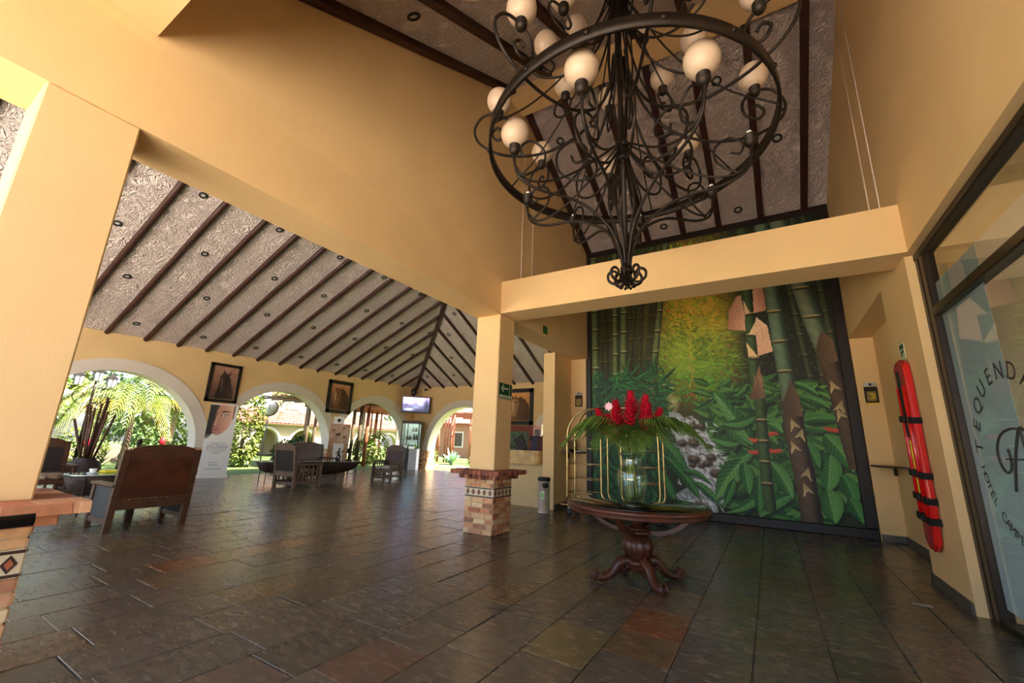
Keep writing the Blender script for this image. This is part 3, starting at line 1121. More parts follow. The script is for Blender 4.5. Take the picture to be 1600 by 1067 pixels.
door = thing('door_1', 'tall dark-framed glass door with frosted panel and hotel lettering', 'door', (1.6, 4.1, 0), kind='structure')
for y0, y1 in ((6.07, 6.165), (5.92, 6.03), (3.55, 3.70), (2.2, 2.32)):
    MB().bevbox(1.555, 1.665, y0, y1, 0.0, 3.73, .01).build('door_post', M_DKMET, door)
MB().box(1.58, 1.64, 6.03, 6.07, 0.0, 3.66).build('door_post', M_BASEB, door)
MB().bevbox(1.545, 1.665, 2.2, 6.165, 3.64, 3.728, .012).build('door_head', M_DKMET, door)
MB().bevbox(1.55, 1.665, 2.3, 5.95, 2.93, 3.03, .012).build('transom_bar', M_DKMET, door)
MB().bevbox(1.565, 1.66, 2.3, 5.95, 0.0, .07, .01).build('bottom_rail', M_DKMET, door)
for y0, y1, z0, z1 in ((3.70, 5.92, .06, 2.94), (3.70, 5.92, 3.02, 3.65), (2.32, 3.55, .06, 2.94), (2.32, 3.55, 3.02, 3.65)):
    MB().box(1.608, 1.614, y0, y1, z0, z1).build('glass_pane', M_PANE, door)
MB().box(1.617, 1.622, 4.90, 5.92, .16, 3.29).build('frosted_film', M_FROST, door)


def arc_text(word, cy, cz, R, a0, step, size, flip):
    b = MB()
    for i, ch in enumerate(word):
        if ch == ' ':
            continue
        a = math.radians(a0 + step * i)
        vs_, fs = text_mesh(ch, size)
        rot = a - PI / 2 if not flip else a + PI / 2
        ca, sa = math.cos(rot), math.sin(rot)
        out = []
        for (x, y, z) in vs_:
            sx = R * math.cos(a) + x * ca - y * sa
            sz = R * math.sin(a) + x * sa + y * ca
            out.append((1.6055 - z * .3, cy - sx, cz + sz))
        b.add(out, fs)
    return b


CY, CZ = 5.01, 1.49
arc_text('TEQUENDAMA', CY, CZ, .685, 173, -17.0, .21, False).build('lettering', M_LET, door)
arc_text('HOTEL CAMPESTRE', CY, CZ, .71, 190, 5.9, .12, True).build('lettering', M_LET, door)
b = MB()
lg = lambda pts: [(1.605, CY - sx, CZ + sz) for sx, sz in pts]
b.tube(lg(catmull([(.16, .2), (0, .22), (-.2, .18), (-.32, .07), (-.32, -.06), (-.24, -.13), (-.15, -.1), (-.12, -.02), (-.13, .06)], 7)), .009, 6)
b.tube(lg(catmull([(-.16, -.27), (-.06, -.05), (.05, .12), (.14, .22), (.2, .2)], 6)), .009, 6)
b.tube(lg(catmull([(.14, .22), (.17, .0), (.24, -.22)], 6)), .01, 6)
b.tube(lg([(-.2, -.02), (.2, -.02)]), .007, 6)
b.tube(lg(catmull([(.2, .2), (.33, .1), (.34, -.05), (.25, -.14)], 6)), .008, 6)
b.build('monogram', M_LET, door)
door.location.x += .075

# hall behind the glass door
hall = MB()
hall.box(2.1, 6.6, -1.0, 8.6, -.1, -.004)
struct('floor', hall, mat('hall_floor', srgb(150, 136, 118), .35, var=.2), 'brown floor of the hall behind the glass door', 'floor')
hall = MB().box(6.6, 6.8, -1.0, 8.6, -.1, .6).box(6.6, 6.8, -1.0, 8.6, 3.4, 4.0).box(6.6, 6.8, 3.2, 3.5, .6, 3.4).box(2.1, 6.6, 8.4, 8.6, -.1, 4.0).box(2.1, 6.6, -1.0, -.8, -.1, 4.0)
struct('wall_hall', hall, mat('hall_wall', srgb(176, 168, 152), .8), 'grey walls of the hall behind the glass door', 'wall')
struct('ceiling', MB().box(2.1, 6.8, -1.0, 8.6, 4.0, 4.15), M_TRIM, 'flat white ceiling of the hall behind the glass door', 'ceiling')


# ------------------------------------------------------------------ jungle mural
def paint_mural():
    c = Canvas(-3.86, 1.37, .17, 6.62, 450, 556)
    X, Z = c.X, c.Z
    rn = random.Random(11)
    lerp = lambda a, b_, t: np.asarray(a) * (1 - t[..., None]) + np.asarray(b_) * t[..., None]
    # base: dark jungle, golden glow in the middle
    c.C[:] = (0.07, 0.10, 0.06)
    g = np.exp(-((X + 1.3) / .8) ** 2 - ((Z - 4.6) / 1.6) ** 2)
    c.C[:] = lerp((0.09, 0.12, 0.06), (0.78, 0.60, 0.14), np.clip(g * 1.35, 0, 1))
    g2 = np.exp(-((X + 1.35) / .62) ** 2 - ((Z - 3.6) / .8) ** 2)
    c.C[:] = c.C * (1 - .6 * g2[..., None]) + np.array((0.40, 0.50, 0.10)) * .6 * g2[..., None]
    # soft leaf mottling everywhere
    for _ in range(1500):
        x, z = rn.uniform(-3.9, 1.4), rn.uniform(2.6, 6.7)
        d = math.exp(-((x + 1.35) / .8) ** 2)
        col = (0.07 + .78 * d * rn.random(), 0.1 + .58 * d * rn.random() + .07 * rn.random(), 0.04 + .08 * rn.random())
        a = rn.uniform(-2.4, -.6)
        l = rn.uniform(.06, .2)
        c.leaf(x, z, x + l * math.cos(a), z + l * math.sin(a), .014, col, [min(1, k * 1.7 + .02) for k in col], 0, a=.8)
    # feathery bamboo foliage of the glow
    for _ in range(1700):
        x, z = rn.gauss(-1.3, .42), rn.gauss(3.65, .62)
        if x < -2.1 or x > -.35 or z < 2.35:
            continue
        a = rn.uniform(-.5, .9) if x > -1.4 else rn.uniform(2.3, 3.8)
        a += rn.gauss(0, .4) - .5
        l = rn.uniform(.1, .28)
        t = rn.random()
        gz = max(0, min(1, (z - 2.5) / 1.6))
        col = (0.2 + .5 * t * gz, 0.32 + .44 * t, 0.06 + .1 * t)
        c.leaf(x, z, x + l * math.cos(a), z + l * math.sin(a), .012, [k * .75 for k in col], col, 0, curve=-.08, a=.85)
    for x, z, rx, rz, col in ((-1.25, 4.75, .6, .5, (.9, .72, .2)), (-.9, 4.35, .4, .35, (.88, .68, .18)), (-1.6, 3.5, .45, .5, (.66, .72, .18)), (-1.1, 3.3, .4, .35, (.5, .6, .16)), (-1.7, 5.6, .6, .7, (.7, .56, .16))):
        c.blob(x, z, rx, rz, col, .42)
    # cream light behind the stream
    for x, z, r in ((-1.98, 2.85, .28), (-1.85, 2.5, .25), (-1.9, 2.2, .25)):
        c.blob(x, z, r * .7, r, (0.86, 0.78, 0.5), .8)
    # left bamboo thicket
    dk, lt = (0.07, 0.07, 0.035), (0.2, 0.19, 0.08)
    for x0, x1, zb_ in ((-3.53, -3.6, 3.3), (-3.5, -3.45, 3.2), (-3.31, -3.31, 3.2), (-2.78, -2.81, 3.1), (-2.64, -2.86, 3.2), (-2.48, -2.61, 3.1), (-2.26, -2.42, 3.1), (-2.14, -2.37, 3.3)):
        k = (x0 - x1) / (5.0 - 3.4)
        c.stalk([(x1 - .2 * k, zb_), (x0 + 1.65 * k, 6.65)], .1, dk, lt, [(x1 + k * (z - 3.4), z) for z in np.arange(3.6, 6.6, .55)], (0.3, 0.26, 0.12))
    dk2, lt2 = (0.1, 0.13, 0.06), (0.36, 0.42, 0.22)
    for p, w in (([(-3.73, 2.2), (-3.74, 5.0), (-3.76, 6.65)], .19), ([(-3.22, 2.6), (-3.18, 5.03), (-3.15, 6.65)], .15), ([(-3.03, 2.6), (-2.94, 5.03), (-2.88, 6.65)], .18), ([(-2.37, 2.4), (-2.02, 5.03), (-1.8, 6.65)], .15)):
        nd = []
        for z in np.arange(2.7 + rn.random() * .3, 6.6, .52):
            xx = np.interp(z, [q[1] for q in p], [q[0] for q in p])
            nd.append((xx, z))
        c.stalk(p, w, dk2, lt2, nd, (0.56, 0.54, 0.34))
    # dark right-hand grove
    s = c.win(-.45, 1.4, 2.7, 6.65)
    t = np.clip((c.X[s] + .45) / .35, 0, 1)
    c.put(s, t * .88, (0.055, 0.07, 0.04))
    for _ in range(500):
        x, z = rn.uniform(-.3, 1.4), rn.uniform(2.9, 6.6)
        a = rn.uniform(-2.8, -.3)
        l = rn.uniform(.05, .16)
        v = rn.uniform(.06, .2)
        c.leaf(x, z, x + l * math.cos(a), z + l * math.sin(a), .01, (v, v * 1.1, v * .6), (v * 1.4, v * 1.5, v), 0, a=.8)
    for x0, x1 in ((.68, .86), (1.22, 1.34), (1.02, 1.05)):
        c.stalk([(x1, 2.8), (x0, 5.0), (x0 - .12, 6.65)], .1, (0.07, 0.09, 0.05), (0.2, 0.23, 0.13), [(np.interp(z, [2.8, 5], [x1, x0]), z) for z in np.arange(3.0, 6.5, .45)], (.3, .28, .18))
    # bed of big leaves, far to near
    for layer, (zlo, zhi, n, L, w) in enumerate(((2.4, 3.0, 70, .4, .07), (1.8, 2.7, 95, .5, .09), (1.1, 2.1, 95, .55, .12), (.2, 1.4, 85, .6, .15))):
        for _ in range(n):
            x, z = rn.uniform(-1.1, 1.5), rn.uniform(zlo, zhi)
            if x < -.75 and z < 1.9 and rn.random() < .6:
                continue
            a = rn.choice((rn.uniform(-2.7, -1.7), rn.uniform(-1.4, -.3), rn.uniform(-.2, .6), rn.uniform(2.5, 3.3)))
            l = L * rn.uniform(.6, 1.15)
            t = rn.random()
            c1 = (0.03 + .04 * t, 0.12 + .1 * t, 0.06 + .03 * t)
            c2 = (0.2 + .2 * t, 0.42 + .2 * t, 0.14 + .12 * t)
            cv, ww = rn.uniform(-.12, .12), w * rn.uniform(.75, 1.3)
            c.leaf(x + .03, z - .05, x + .03 + l * math.cos(a), z - .05 + l * math.sin(a), ww * 1.1, (.02, .07, .04), (.02, .07, .04), 0, curve=cv, a=.55)
            c.leaf(x, z, x + l * math.cos(a), z + l * math.sin(a), ww, c1, c2, rn.choice((6, 8, 10)), curve=cv)
    # left lower dark leaves
    for zlo, zhi, n in ((2.0, 3.2, 230), (.2, 2.4, 220)):
        for _ in range(n):
            x, z = rn.uniform(-3.9, -1.95), rn.uniform(zlo, zhi)
            a = rn.uniform(-2.9, -.2) if zlo < 1 else rn.uniform(-.6, 3.7)
            l = rn.uniform(.25, .6)
            t = rn.random() ** 1.5
            c.leaf(x, z, x + l * math.cos(a), z + l * math.sin(a), rn.uniform(.02, .05) if zlo > 1 else rn.uniform(.04, .12), (0.03, 0.1 + .04 * t, 0.06), (0.1 + .1 * t, 0.26 + .26 * t, 0.14 + .08 * t), 5, curve=rn.uniform(-.15, .15))
    # stream
    c.poly([(-1.95, 2.3), (-1.75, 2.28), (-1.38, 1.95), (-1.05, 1.72), (-.98, 1.25), (-1.0, .95), (-1.12, .55), (-1.05, .15), (-2.15, .15), (-1.95, .45), (-1.5, .75), (-1.7, 1.05), (-1.78, 1.5), (-1.95, 2.0)],
           (0.42, 0.47, 0.48), (0.6, 0.64, 0.64), 1.2)
    for _ in range(900):
        z = rn.uniform(.15, 2.2)
        xc = np.interp(z, [.15, .6, 1.1, 1.6, 2.2], [-1.6, -1.3, -1.35, -1.42, -1.8])
        x = rn.gauss(xc, .2)
        v = rn.choice((.95, .9, .34, .5, .8))
        a = rn.uniform(-1.5, .1)
        l = rn.uniform(.06, .26)
        c.leaf(x, z, x + l * math.cos(a), z + l * math.sin(a), .016, (v * .9, v * .95, v), (v, v, v), 0, a=.75)
    for x, z, r in ((-1.45, 1.97, .11), (-1.28, 1.97, .11), (-1.46, 1.6, .14), (-1.14, 1.54, .08), (-1.47, 1.24, .15), (-1.51, 1.12, .08), (-1.32, 1.12, .08), (-1.2, 1.17, .11), (-1.06, .97, .13), (-1.71, .23, .17), (-1.42, .24, .18), (-1.7, 1.59, .12), (-1.12, 1.3, .12)):
        c.blob(x, z, r * 1.15, r * .85, (0.16, 0.12, 0.09), 1, .6)
        c.blob(x - .02, z + r * .3, r * .8, r * .45, (0.5, 0.42, 0.34), .85, .1)
    # leaves at the left bank and hero leaves: base -> tip, half width
    gr = lambda t: ((0.03, 0.15 + .05 * t, 0.07), (0.16 + .3 * t, 0.45 + .25 * t, 0.18 + .14 * t))
    for bx, bz, tx, tz, w, t, cv in ((-2.25, 1.75, -1.6, .8, .14, .2, .06), (-2.1, 1.3, -1.4, .42, .13, .15, .05), (-2.3, 1.0, -1.9, .3, .14, .1, 0), (-1.75, 1.0, -1.15, .75, .06, .4, .12), (-1.5, .78, -1.0, .32, .08, .5, .06),
                                     (-.3, 1.6, -.98, 2.75, .17, .75, -.02), (-.2, 2.2, -.9, 2.05, .1, .5, .1), (-.55, 1.62, -1.15, 1.75, .09, .6, .05), (-.3, 1.52, -.85, 1.3, .11, .6, .15), (-.5, 1.3, -1.08, .45, .2, .9, -.05),
                                     (-.5, 1.25, -.45, .6, .13, .5, 0), (-.15, .98, -.92, .2, .1, .6, .15), (-.7, .9, -.95, .3, .08, .3, 0), (-.25, 1.0, -.3, .2, .12, .25, 0),
                                     (.95, 1.85, 1.32, 1.15, .2, .65, .05), (1.0, 1.45, .88, .75, .19, .7, 0), (.88, .82, .93, .2, .19, .85, 0), (-.02, 1.28, .3, .55, .14, .75, .05), (.28, .65, -.3, .18, .12, .6, -.08),
                                     (1.15, 1.1, 1.3, .55, .14, .3, 0), (.62, 2.1, 1.26, 2.12, .09, .35, .08), (.0, 2.05, .26, 1.85, .1, .8, .15), (.5, 2.9, .95, 2.6, .06, .6, .1), (.6, 2.6, 1.1, 2.35, .08, .5, .1), (.65, 1.7, .8, 1.2, .12, .3, 0), (1.2, .7, 1.35, .25, .12, .3, 0)):
        c1, c2 = gr(t)
        c.leaf(bx + .03, bz - .05, tx + .03, tz - .05, w * 1.1, (.02, .07, .04), (.02, .07, .04), 0, curve=cv, a=.6)
        c.leaf(bx, bz, tx, tz, w, c1, c2, 9, curve=cv, rib=(.45, .65, .35))
    # heliconia
    for x, z in ((1.07, 1.93), (.04, 1.83), (.07, 1.48), (-.25, 1.69), (-.29, 1.44)):
        for a in (2.6, .1, -.4 if x > .5 else .6):
            c.leaf(x - .08 * math.cos(a), z - .04 * math.sin(a), x + .16 * math.cos(a), z + .1 * math.sin(a), .035, (.6, .12, .08), (.86, .34, .24), 0)
    # three big bamboo stems
    bd, bl = (0.10, 0.16, 0.11), (0.36, 0.45, 0.34)
    c.stalk([(-.1, .3), (-.12, .8), (-.11, 1.67), (-.09, 2.56), (-.14, 3.06), (-.12, 5.0), (-.1, 6.65)], .21, (0.06, 0.11, 0.04), (0.22, 0.32, 0.16), [(-.13, 4.48), (-.12, 3.99), (-.11, 3.46), (-.1, 2.12), (-.11, 1.69), (-.12, 1.27), (-.12, .84), (-.12, 5.1), (-.1, 5.8)])
    c.stalk([(.57, .15), (.53, 1.14), (.47, 1.69), (.45, 2.6)], .36, (0.09, 0.06, 0.04), (0.32, 0.24, 0.18))
    c.stalk([(.45, 2.2), (.43, 3.03), (.39, 3.8), (.35, 5.02), (.3, 6.65)], .28, bd, bl, [(.36, 4.47), (.39, 3.79), (.42, 3.14), (.44, 2.51), (.34, 5.3), (.31, 6.1)])
    c.poly([(.3, 2.45), (.5, 2.95), (.62, 2.6), (.63, 2.2), (.32, 2.2)], (.2, .14, .1), (.34, .26, .19))
    c.stalk([(1.42, 1.2), (1.36, 1.66), (1.27, 2.7), (1.16, 3.62)], .33, (0.09, 0.06, 0.04), (0.3, 0.22, 0.16))
    c.stalk([(1.16, 3.5), (1.03, 4.12), (.88, 5.0), (.62, 6.65)], .33, bd, (.42, .46, .34), [(.88, 4.93), (1.01, 4.27), (.78, 5.6), (.66, 6.3)])
    c.poly([(1.0, 3.55), (1.12, 3.95), (1.3, 3.75), (1.34, 3.3), (1.05, 3.2)], (.22, .15, .1), (.36, .27, .18))
    for x, z, k in ((.42, 2.0, 1), (.38, 1.55, 1), (.62, 1.05, -1), (.5, .75, 1), (1.16, 2.75, 1), (1.3, 2.35, -1), (1.2, 2.2, 1), (.6, 1.8, -1)):
        c.poly([(x, z + .16), (x + .16 * k, z - .04), (x + .05 * k, z + .0), (x - .02 * k, z - .12)], (.78, .68, .46), (.5, .4, .25), 1.2)
    # pale husks
    pk, pk2, lp = (.86, .62, .48), (.66, .42, .3), (.92, .74, .52)
    c.poly([(-.25, 4.94), (-.34, 4.92), (-.52, 4.58), (-.57, 4.16), (-.22, 4.09), (-.21, 4.51)], pk2, pk, 0)
    c.poly([(-.21, 4.82), (-.1, 4.5), (-.2, 4.46)], lp)
    c.poly([(.01, 5.3), (.2, 5.25), (.21, 4.51), (-.03, 4.48)], pk, pk2, 0)
    c.poly([(0, 4.39), (.2, 4.16), (.25, 3.58), (-.03, 3.5), (-.03, 3.96)], pk, (.94, .74, .58), 1.3)
    c.poly([(-.01, 4.29), (-.17, 4.0), (-.03, 3.97)], lp)
    c.poly([(-.23, 3.82), (-.22, 3.5), (-.04, 3.49)], lp)
    c.poly([(-.03, 3.3), (-.29, 2.55), (.02, 2.58)], (.3, .2, .13), (.5, .36, .24), .4)
    for hx, hz, hl in ((-.4, 4.5, .35), (.1, 3.95, .38), (-.1, 2.95, .3)):
        for _ in range(9):
            x = hx + rn.uniform(-.12, .12)
            c.leaf(x, hz + hl / 2, x + rn.uniform(-.04, .04), hz - hl / 2, .008, (.6, .42, .32), (.78, .56, .44), 0, a=.35)
    # canvas weave and brush noise
    c.C = np.clip(c.C, 0, 1) ** .8 * 1.06
    c.C *= (1 + RNG.normal(0, .05, c.C.shape[:2]))[..., None]
    return c


mural = thing('mural', 'floor-to-ceiling jungle mural of bamboo, stream and broad leaves in black frame', 'mural', (-1.22, 10.36, 0))
paint_mural().build('canvas', paint_mat('mural_paint', .5), mural, lambda X, Z: (X, 10.37, Z))
MB().box(-3.9, 1.42, 10.372, 10.399, .1, 6.7).build('backing', M_BLACK, mural)
for nm, bx in (('frame_rail', (-4.0, 1.55, .0, .18)), ('frame_rail', (-4.0, 1.55, 6.6, 6.76))):
    MB().bevbox(bx[0], bx[1], 10.335, 10.398, bx[2], bx[3], .015).build(nm, M_BLACK, mural)
MB().bevbox(-4.0, -3.85, 10.335, 10.398, .18, 6.6, .015).build('frame_stile', M_BLACK, mural)
MB().bevbox(1.36, 1.55, 10.335, 10.398, .18, 6.6, .015).build('frame_stile', M_BLACK, mural)


# ------------------------------------------------------------------ chandelier
CH = Vector((-.94, 3.43, 0))
chand = thing('chandelier', 'huge round wrought-iron chandelier with frosted globes hanging from the ceiling', 'chandelier', (CH.x, CH.y, 2.8))


def P3(r, z, th):
    return (CH.x + r * math.cos(th), CH.y + r * math.sin(th), z)


b = MB()
N = 72
for i in range(N):
    a0, a1 = 2 * PI * i / N, 2 * PI * (i + 1) / N
    vs_ = [P3(r, z, a) for a in (a0, a1) for r, z in ((1.255, 4.15), (1.28, 4.15), (1.28, 4.25), (1.255, 4.25))]
    b.add(vs_, [(0, 1, 5, 4), (1, 2, 6, 5), (2, 3, 7, 6), (3, 0, 4, 7)], True)
b.build('ring', M_IRON, chand)
rv = MB().ball((0, 0, 0), .02, 8, 5).mesh('rivet')
rv.materials.append(M_IRON)
for i in range(16):
    inst('rivet', rv, chand, Vector(P3(1.283, 4.2, 2 * PI * i / 16 + .1)) - WL(chand))
b = MB()
b.tube([P3(0, 2.84, 0), P3(0, 5, 0), P3(0, zF(3.43) - .02, 0)], .022, 8)
b.build('center_rod', M_IRON, chand)
b = MB().lathe([(.001, 0), (.09, 0), (.1, .02), (.09, .06), (.03, .1), (.001, .1)], 20, (CH.x, CH.y, zF(3.43) - .16))
b.build('ceiling_rose', M_IRON, chand)
for k in range(7):
    th = 2 * PI * k / 7 + .2
    prof = catmull([(.03, 2.95), (.07, 3.3), (.15, 3.62), (.08, 3.95), (.035, 4.27), (.06, 4.6), (.12, 5.15), (.1, 5.8), (.07, 6.3), (.025, 6.75)], 4)
    MB().tube([P3(r, z, th) for r, z in prof], .009, 6).build('stem_rod', M_IRON, chand)
for z, r in ((2.97, .045), (4.27, .045), (4.12, .05), (6.7, .04)):
    b = MB().lathe([(r - .01, -.03), (r + .008, -.03), (r + .008, .03), (r - .01, .03)], 16, (CH.x, CH.y, z))
    b.build('collar', M_IRON, chand)
for k in range(8):
    th = 2 * PI * k / 8 + .15
    prof = catmull([(.015, 2.97), (.05, 2.88), (.1, 2.855), (.155, 2.89), (.16, 2.95), (.12, 2.98), (.085, 2.955), (.1, 2.92)], 6)
    MB().tube([P3(r, z, th) for r, z in prof], .012, 6).build('finial_scroll', M_IRON, chand)
    prof = catmull([(.01, 2.92), (.03, 2.85), (.055, 2.815), (.075, 2.83)], 4)
    MB().tube([P3(r, z, th + .39) for r, z in prof], .009, 6).build('finial_drop', M_IRON, chand)
MB().ball((CH.x, CH.y, 2.815), .018, 10, 8).build('finial_ball', M_IRON, chand)

globe_me = MB().ball((0, 0, 0), .128, 24, 16, 1.08).mesh('globe')
globe_me.materials.append(M_GLOBE)
cup_me = MB().lathe([(.001, -.06), (.03, -.055), (.05, -.02), (.05, .035), (.056, .04), (.05, .05), (.001, .05)], 16).mesh('cup')
cup_me.materials.append(M_IRON)
bulb_me = MB().lathe([(.02, .05), (.022, .07), (.02, .09), (.001, .1)], 10).mesh('bulb')
bulb_me.materials.append(M_WHITE)


def lamp(arm, r, z, th, globe=True):
    """cup with globe (or a bare bulb) whose globe centre is at (r, z)"""
    p = Vector(P3(r, z, th)) - WL(arm)
    cp = inst('lamp_cup', cup_me, arm, p - Vector((0, 0, .16)))
    if globe:
        inst('globe', globe_me, arm, p)
    else:
        inst('bulb', bulb_me, arm, p - Vector((0, 0, .16)))


def arm(name, prof, th, r=.0135, k=6):
    return MB().tube([P3(q[0], q[1], th) for q in catmull(prof, k)], r, 7).build(name, M_IRON, chand)


D = math.radians
for deg, gl in ((8, 0), (50, 0), (96, 0), (139, 0), (178, 0), (-137, 1), (-90, 1), (-42, 1)):
    th = D(deg)
    a = arm('lower_arm', [(.03, 2.96), (.05, 3.12), (.16, 3.38), (.45, 3.58), (.82, 3.64), (1.0, 3.74), (1.05, 3.9), (1.05, 3.98)], th)
    lamp(a, 1.05, 4.17, th, gl)
    arm('lower_scroll', [(1.04, 3.84), (.92, 3.72), (.7, 3.75), (.45, 3.9), (.2, 4.12), (.05, 4.26)], th, .0105)
    arm('lower_scroll', [(.98, 3.72), (.8, 3.86), (.78, 4.02), (.9, 4.1), (1.0, 4.02), (.97, 3.93), (.9, 3.95)], th + .03, .0105)
for deg in (24, 69, 113, 156, -160, -113, -65, -17):
    th = D(deg)
    a = arm('upper_arm', [(.06, 5.35), (.12, 4.95), (.34, 4.5), (.72, 4.27), (1.12, 4.27), (1.4, 4.42), (1.49, 4.62), (1.4, 4.78), (1.23, 4.78), (1.12, 4.66), (1.13, 4.52), (1.24, 4.47), (1.3, 4.55), (1.25, 4.62), (1.2, 4.58)], th)
    lamp(a, 1.24, 4.95, th)
    arm('inner_scroll', [(.05, 4.2), (.2, 3.98), (.42, 3.92), (.6, 4.03), (.62, 4.24), (.48, 4.36), (.35, 4.28), (.35, 4.15), (.45, 4.12), (.49, 4.2)], th, .012)
    arm('stay_rod', [(1.265, 4.25), (.9, 4.55), (.5, 5.1), (.1, 6.0)], th + .38, .008)
for deg in (29, 68, 116, 161, -155, -115, -65, -20):
    th = D(deg)
    a = arm('top_arm', [(.05, 6.2), (.12, 5.7), (.3, 5.3), (.55, 5.12), (.8, 5.12), (.92, 5.24), (.88, 5.36), (.75, 5.36), (.66, 5.26), (.7, 5.17), (.78, 5.22)], th, .0115)
    lamp(a, .75, 5.53, th)
for deg in (75, 165, -105, -15):
    th = D(deg)
    a = arm('crown_arm', [(.04, 6.7), (.12, 6.25), (.3, 5.95), (.5, 5.9), (.58, 5.98), (.55, 6.02)], th, .0115)
    lamp(a, .55, 6.16, th)


# ------------------------------------------------------------------ round table with flowers
TC = (-1.41, 5.25)
tab = thing('pedestal_table', 'round mahogany pedestal table with black glass top and carved scroll feet', 'table', (TC[0], TC[1], 0))
cc = (TC[0], TC[1], 0)
MB().lathe([(.001, .755), (.72, .755), (.76, .745), (.79, .735), (.805, .75), (.79, .77), (.812, .785), (.812, .81), (.79, .823), (.001, .823)], 72, cc).build('table_top', M_TABLE, tab)
MB().lathe([(.001, .8235), (.76, .8235), (.764, .827), (.76, .832), (.001, .832)], 72, cc).build('glass_top', M_TGLASS, tab)
MB().lathe([(.05, .75), (.05, .72), (.09, .70), (.05, .66), (.035, .62), (.06, .59), (.11, .56), (.14, .545)], 28, cc).build('upper_turning', M_TABLE, tab)
MB().lathe([(.001, .49), (.14, .49), (.17, .5), (.175, .525), (.15, .545), (.001, .55)], 32, cc).build('collar', M_TABLE, tab)
for k in range(4):
    th = D(-49 + 90 * k + 45)
    pr = catmull([(.13, .52), (.28, .53), (.42, .58), (.54, .66), (.62, .745)], 5)
    b = MB()
    for i in range(len(pr) - 1):
        b.bar((TC[0] + pr[i][0] * math.cos(th), TC[1] + pr[i][0] * math.sin(th), pr[i][1]), (TC[0] + pr[i + 1][0] * math.cos(th), TC[1] + pr[i + 1][0] * math.sin(th), pr[i + 1][1]), .07, .045)
    b.build('bracket', M_TABLE, tab)
MB().lathe([(.06, .49), (.1, .475), (.15, .44), (.172, .39), (.172, .34), (.15, .28), (.115, .235), (.09, .215)], 96, cc, lob=12, lobd=.035).build('carved_bulb', M_TABLE, tab)
MB().lathe([(.1, .225), (.14, .215), (.15, .195), (.14, .17), (.11, .15), (.12, .11), (.08, .09), (.001, .09)], 40, cc, lob=20, lobd=.03).build('lower_block', M_TABLE, tab)
for k in range(4):
    th = D(-49 + 90 * k)
    leg = MB()
    pr = catmull([(.08, .17), (.16, .205), (.235, .18), (.29, .115), (.36, .06), (.44, .04), (.5, .055)], 6)
    n = len(pr)
    leg.tube([(TC[0] + r * math.cos(th), TC[1] + r * math.sin(th), z) for r, z in pr], [.062 - .022 * (i / (n - 1)) for i in range(n)], 12)
    lg_o = leg.build('leg', M_TABLE, tab)
    for rc, zc, R0, tn in ((.505, .062, .06, 1.6), (.19, .165, .075, 1.8)):
        sp = []
        for i in range(26):
            an = 2 * PI * tn * i / 25 - (1.2 if rc > .4 else 2.4)
            rr = R0 * (1 - .78 * i / 25)
            sp.append((rc + rr * math.cos(an), zc + rr * math.sin(an)))
        for sgn in (-1, 1):
            sd = .032 * sgn
            MB().tube([(TC[0] + r * math.cos(th) - sd * math.sin(th), TC[1] + r * math.sin(th) + sd * math.cos(th), max(z, .014)) for r, z in sp], .013, 6).build('scroll_carving', M_TABLE, lg_o)
    b = MB()
    for i in range(9):
        r, z = pr[4 + i * 3 if 4 + i * 3 < n else n - 1]
        b.ball((TC[0] + r * math.cos(th), TC[1] + r * math.sin(th), z + .048 - .02 * i / 9), .02, 8, 6)
    tag(b.build('beading', M_TABLE, lg_o), kind='stuff')

VC = (-1.44, 5.2, .832)
vase = thing('flower_vase', 'clear glass vase of water on the round black table', 'vase', VC)
M_VASE = pane_mat('vase_glass', (0.88, 0.93, 0.91, 1), ior=1.7)
M_WATER2 = pane_mat('vase_water', (0.93, 0.96, 0.9, 1), ior=1.2)
outer = [(.001, .0), (.1, .0), (.115, .02), (.15, .12), (.172, .25), (.168, .33), (.135, .39), (.115, .42), (.115, .5), (.128, .535), (.145, .545)]
inner = [(.138, .547), (.12, .535), (.108, .5), (.108, .42), (.128, .385), (.16, .325), (.164, .25), (.143, .125), (.107, .03), (.001, .02)]
MB().lathe(outer + inner, 40, VC).build('glass_body', M_VASE, vase)
MB().lathe([(.128, .54), (.15, .538), (.154, .55), (.15, .56), (.128, .56), (.128, .54)], 40, VC).build('rim', M_VASE, vase)
MB().lathe([(.001, .025), (.105, .035), (.141, .125), (.162, .25), (.158, .325), (.13, .378), (.001, .38)], 40, VC).build('water', M_WATER2, vase)


def ginger(top, base, label, m=None):
    t = thing('ginger_flower', label, 'flower', base, group=None)
    d = Vector(top) - Vector(base)
    L = .3
    h0 = Vector(top) - d.normalized() * L
    nk = Vector((VC[0] + (h0.x - VC[0]) * .16, VC[1] + (h0.y - VC[1]) * .16, 1.33))
    ctl = [Vector(base), nk, nk.lerp(h0, .5) + Vector((0, 0, .03)), h0]
    MB().tube(catmull([tuple(p) for p in ctl], 5), .007, 6).build('stem', M_STEM, t)
    ax = d.normalized()
    u = ax.cross(Vector((0.2, 0.9, 0.1))).normalized()
    w = ax.cross(u)
    b = MB()
    n = 46
    for i in range(n):
        f = i / n
        an = i * 2.4
        out = (u * math.cos(an) + w * math.sin(an))
        R = .033 + .038 * math.sin(PI * min(1, f * 1.15 + .12))
        if f > .8:
            R *= (1 - f) / .2 * .8 + .2
        p = h0 + ax * (f * L)
        tip = p + out * (R + .032) + ax * .06
        sd = ax.cross(out) * .034
        b.add([p + out * .008, p + out * R * .7 + sd + ax * .02, tip, p + out * R * .7 - sd + ax * .02, p + out * R * .95 + ax * .015],
              [(0, 1, 4), (1, 2, 4), (2, 3, 4), (3, 0, 4)])
    b.tube([h0, h0 + ax * L * .95], [.025, .008], 7)
    b.build('bracts', m or M_RED, t)
    return t


